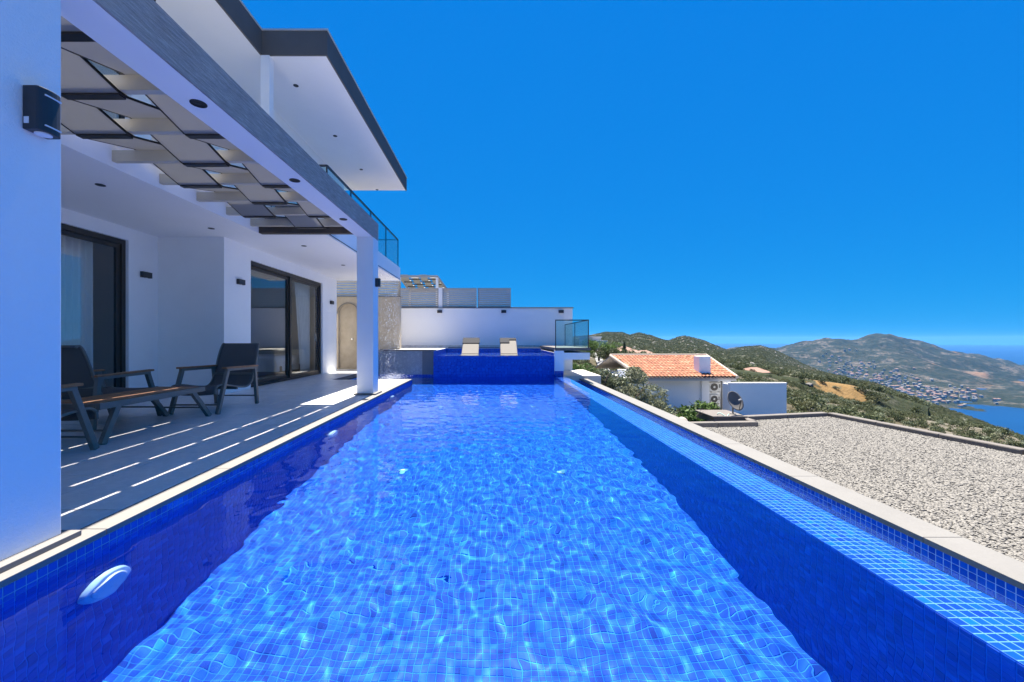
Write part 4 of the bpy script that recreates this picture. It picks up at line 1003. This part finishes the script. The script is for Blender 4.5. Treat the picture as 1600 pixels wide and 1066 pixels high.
# ------------------------------------------------------------------ houses further off
def far_house(label, x0, x1, y0, y1, Y, depth, red=False, storeys=1):
    X0, X1 = xh(x0, Y), xh(x1, Y); Z0, Z1 = zh(y1, Y) - 4, zh(y0, Y)
    t = thing('far_house', label, 'house', ((X0 + X1) / 2, Y, Z0)); W = X1 - X0; H = Z1 - Z0
    B('wall', 'far_white', t, (-W / 2, W / 2, 0, depth, 0, H))
    if red:
        m = MB(); e = .4; m.v = [(-W / 2 - e, -e, H + .02), (W / 2 + e, -e, H + .02), (W / 2 + e, depth + e, H + .02), (-W / 2 - e, depth + e, H + .02), (-W / 4, depth / 2, H + W * .12 + .6), (W / 4, depth / 2, H + W * .12 + .6)]
        m.f = [(0, 1, 5, 4), (1, 2, 5), (2, 3, 4, 5), (3, 0, 4), (0, 3, 2, 1)]; m.build('roof', 'town_roof', t)
    else: B('roof', 'far_white', t, (-W / 2 - .2, W / 2 + .2, -.2, depth + .2, H + .01, H + .35))
    n = max(2, int(W / 3)); top = H - 1.0
    for k in range(n):
        cx = -W / 2 + W * (k + .5) / n; B('window', 'far_pane', t, (cx - .5, cx + .5, -.04, -.01, top - 1.3, top))
far_house('white flat-roofed house on the hill right of the glass balustrade', 916, 939, 528, 543, 110, 9)
far_house('low white annexe below the flat-roofed hill house', 936, 948, 534.5, 544, 105, 7)
far_house('red-roofed house on the hillside above the orange tiled roof', 968, 990, 549, 557, 130, 9, True)
far_house('second red-roofed house, beside a taller red roof on the hillside', 990, 1004, 552, 559, 120, 9, True)
far_house('small red-roofed house standing above its larger neighbours on the hillside', 974, 986, 545.5, 550, 150, 8, True)
far_house('long low house with pale red roof at the foot of the hill', 1003, 1023, 553.5, 559, 125, 8, True)
far_house('lone white house with red roof amid green scrub beyond the garden wall', 1181, 1204, 582.5, 590, 95, 7, True)

# ------------------------------------------------------------------ vegetation
def leaf_cloud(n, shape, size, seed, aspect=.45):
    r = np.random.default_rng(seed); c = shape(r, n)
    a = r.normal(size=(n, 3)); a /= np.linalg.norm(a, axis=1)[:, None]; b = r.normal(size=(n, 3)); b -= (b * a).sum(1)[:, None] * a; b /= np.linalg.norm(b, axis=1)[:, None]
    s = size * r.uniform(.6, 1.4, n)[:, None]
    V = np.stack([c - a * s, c - b * s * aspect, c + a * s, c + b * s * aspect], 1).reshape(-1, 3); return V, np.arange(n * 4).reshape(-1, 4)
def clumps(k, rx, rz, cr, seed):
    rr = np.random.default_rng(seed); u = rr.normal(size=(k, 3)); u /= np.linalg.norm(u, axis=1)[:, None]
    cc = u * np.array([rx, rx, rz]) * rr.uniform(.35, 1, (k, 1)) ** .6; cc[:, 2] = np.abs(cc[:, 2]) * 1.0 + rz * .15; rad = cr * rr.uniform(.6, 1.3, k)
    def f(r, n):
        i = r.integers(0, k, n); d = r.normal(size=(n, 3)); d /= np.linalg.norm(d, axis=1)[:, None]
        return cc[i] + d * (rad[i] * r.uniform(.55, 1.05, n))[:, None] * np.array([1, 1, .8])
    return f
def bush_mesh(seed, mat, n=420, leaf=.075, k=9):
    V, Fq = leaf_cloud(n, clumps(k, .62, .55, .34, seed), leaf, seed + 50, .55); return np_mesh('foliage', V, Fq, mat)
scrub = [bush_mesh(k, 'scrub_leaf') for k in range(5)] + [bush_mesh(9, 'olive_leaf')]
sc_coll = pool_coll('scrub', scrub)
def scatter_on(o, name, label, ng):
    c = link(name, o.data); tag(c, label, 'shrubs', kind='stuff'); m = c.modifiers.new('scatter', 'NODES'); m.node_group = ng
scatter_on(slope, 'slope_scrub', 'dense grey-green scrub covering the dry slope beyond the gravel roof', scatter_group('slope_scatter', sc_coll, .40, .6, 1.35, 1, mask=(.03, .32, .50, .10)))
scatter_on(hills, 'hill_scrub', 'dark green scrub covering the rocky hills', scatter_group('hill_scatter', sc_coll, .055, .9, 2.3, 2, mask=(.02, .30, .5, .022)))
scatter_on(ground, 'ground_scrub', 'grey-green bushes growing round the neighbour house', scatter_group('ground_scatter', sc_coll, .30, .45, 1.05, 4))
rocks = []
for k in range(4):
    r = random.Random(k); bm = bmesh.new(); bmesh.ops.create_icosphere(bm, subdivisions=2, radius=1)
    for v in bm.verts: v.co *= 1 + .45 * mnoise.noise(v.co * 1.4 + Vector((k * 5, 1, 2))); v.co.z *= .6
    me = bpy.data.meshes.new('rock'); bm.to_mesh(me); bm.free(); rocks.append(me)
mottled('rock', (.17, .16, .145), .25, 2, .95, 6, .6, .05)
for me in rocks: me.materials.append(MATS['rock'])
rk = pool_coll('rocks', rocks)
scatter_on(slope, 'slope_rocks', 'pale rocks scattered on the dry slope', scatter_group('slope_rock', rk, .05, .15, .75, 8))
scatter_on(hills, 'hill_rocks', 'pale rock outcrops on the round hills', scatter_group('hill_rock', rk, .006, .5, 2.0, 9, mask=(.012, .48, .62, .0)))
for n_ in ('slope_rocks', 'hill_rocks'): bpy.data.objects[n_]['category'] = 'rocks'
def tree(label, cat, loc, rx, rz, n, leaf, mat, seed, k=26, group=None, name='olive_tree', trunk=1.3):
    t = thing(name, label, cat, loc, random.uniform(0, 6), group)
    V, Fq = leaf_cloud(n, clumps(k, rx, rz, rx * .30, seed), leaf, seed, .28); V[:, 2] += trunk
    link('crown', np_mesh('crown', V, Fq, mat), t)
    m = MB(); r = random.Random(seed); m.tube([(0, 0, -.3), (.06, .02, trunk * .5), (.02, .05, trunk)], .14, 10, .10)
    for j in range(9):
        a = j * 2.4; e = Vector((math.cos(a) * rx * .7, math.sin(a) * rx * .7, trunk + rz * r.uniform(.5, 1.0))); m.tube([(.02, .05, trunk * .9), Vector((.02, .05, trunk)).lerp(e, .5) + Vector((0, 0, .12)), e], .06, 6, .015)
    m.build('trunk', 'bark', t, 0, True)
# olive beside the gutter: three crowns read as one loose mass
tree('large silvery olive tree beside the pool gutter before the neighbour house', 'tree', (5.25, 17.2, -3.75), 1.75, 2.0, 9000, .075, 'olive_leaf', 31, 34)
tree('smaller olive tree by the end of the gutter, crown touching the large olive', 'tree', (4.25, 16.4, -2.9), 1.1, 1.35, 4200, .07, 'olive_leaf', 37, 20)
tree('low olive shrub in front of the white house wall', 'shrub', (6.9, 17.6, -4.1), 1.15, 1.3, 3800, .07, 'olive_leaf', 41, 18, name='olive_shrub', trunk=.7)
tree('bushy green tree on the bank below the glass balustrade', 'tree', (4.6, 24, -2.6), 1.5, 1.2, 3600, .09, 'green_leaf', 43, 20, name='green_tree', trunk=.8)
tree('dark green tree beside the lane under the white hill house', 'tree', at(936, 560, 48), 2.3, 1.3, 3200, .14, 'green_leaf', 45, 18, name='green_tree', trunk=.6)
tree('second green tree lower down beside the lane', 'tree', at(950, 570, 42), 1.5, .9, 2600, .12, 'scrub_leaf', 47, 16, name='green_tree', trunk=.5)
cy = thing('cypress', 'slim dark cypress between the red roofs on the hill', 'tree', at(975.5, 553, 120)); 
V, Fq = leaf_cloud(900, lambda r, n: np.stack([r.normal(0, .35, n), r.normal(0, .35, n), r.uniform(0, 3.6, n)], 1) * np.array([1, 1, 1]), .25, 3); V[:, :2] *= np.clip(1.3 - V[:, 2:] / 3.4, .1, 1); link('crown', np_mesh('crown', V, Fq, 'scrub_leaf'), cy); MB().tube([(0, 0, -1), (0, 0, 1)], .12, 6).build('trunk', 'bark', cy)
def leafy(label, loc, h, seed, mat='green_leaf'):
    t = thing('leafy_plant', label, 'plant', loc); r = random.Random(seed); st = MB(); lv = MB()
    for j in range(7):
        a = r.uniform(0, 6.28); tip = Vector((math.cos(a) * h * .55, math.sin(a) * h * .55, h * r.uniform(.6, 1))); st.tube([(0, 0, -.6), tip * .5 + Vector((0, 0, .1)), tip], .018, 5, .006)
    st.build('stems', 'bark', t)
    V, Fq = leaf_cloud(650, clumps(10, h * .55, h * .75, h * .28, seed), .075, seed, .5); link('foliage', np_mesh('foliage', V, Fq, mat), t)
leafy('bright green leafy plant in the planter left of the slab', (6.55, 13.6, -2.0), .75, 3); leafy('leafy plant climbing between the air conditioners and the dish', (7.75, 15.0, -2.0), 1.0, 5)
leafy('low yellowish plant behind the gutter coping beside a white stone', (5.5, 13.3, -2.0), .5, 7, 'scrub_leaf'); leafy('small leafy plant next to the concrete slab in the planter', (6.95, 14.6, -2.1), .85, 11)
bm = bmesh.new(); bmesh.ops.create_icosphere(bm, subdivisions=3, radius=.17)
for v in bm.verts: v.co *= 1 + .12 * mnoise.noise(v.co * 6)
me = bpy.data.meshes.new('white_stone'); bm.to_mesh(me); bm.free(); me.materials.append(MATS['mortar']); me.shade_smooth(); o = link('white_stone', me); o.location = (5.95, 12.9, -1.62); tag(o, 'rounded white stone lying by the planter edge', 'stone')
# biggest shrubs of the slope, one by one
r2 = random.Random(9)
for k in range(70):
    j, i = r2.randrange(18, 70), r2.randrange(20, 148); p = DV[j, i]
    o = link('hillside_shrub', scrub[r2.randrange(6)]); o.location = (p[0], p[1], p[2] - .1); s_ = r2.uniform(1.4, 2.3); o.scale = (s_, s_, s_ * r2.uniform(.75, 1)); o.rotation_euler = (0, 0, r2.uniform(0, 6))
    tag(o, 'larger rounded shrub standing out among the scrub on the dry slope', 'shrub', 'larger shrubs on the dry slope')
# lane and retaining bank at the gutter's end
V = [at(x, y, Y) for (x, y, Y) in ((926, 551, 75), (934, 551, 75), (948, 572, 40), (936, 576, 40), (962, 592, 30), (942, 596, 30))]
mottled('asphalt', (.20, .20, .20), .1, 1, .9)
tag(link('lane', np_mesh('lane', V, [(0, 1, 2, 3), (3, 2, 4, 5)], 'asphalt')), kind='structure')
tag(B('pale_bank', 'pale_concrete', None, (2.2, 3.4, 12.96, 15.5, -2.5, -.16)), kind='structure')

# ------------------------------------------------------------------ haze over land and sea
g = NG('haze'); g.n.remove(g.b)
pv = g.node('ShaderNodeVolumePrincipled'); pv.inputs['Density'].default_value = 3.4e-5; pv.inputs['Color'].default_value = (.14, .44, .95, 1); pv.inputs['Anisotropy'].default_value = .2
g.l.new(pv.outputs[0], g.out.inputs['Volume'])
tag(B('haze', 'haze', None, (-29000, 29000, -29000, 29000, sea_z - 40, 130)), 'thin blue haze in the air over land and sea', 'haze', kind='stuff')

# whatever lies under water takes the focused sunlight
def top(o):
    while o.parent: o = o.parent
    return o
for o in list(col.objects):
    if o.type == 'MESH' and top(o).name.split('.')[0] in ('pool_basin', 'overflow_gutter', 'raised_platform', 'pool_light', 'floor_inlet', 'sun_lounger'):
        try: o.cycles.is_caustics_receiver = True
        except Exception: pass
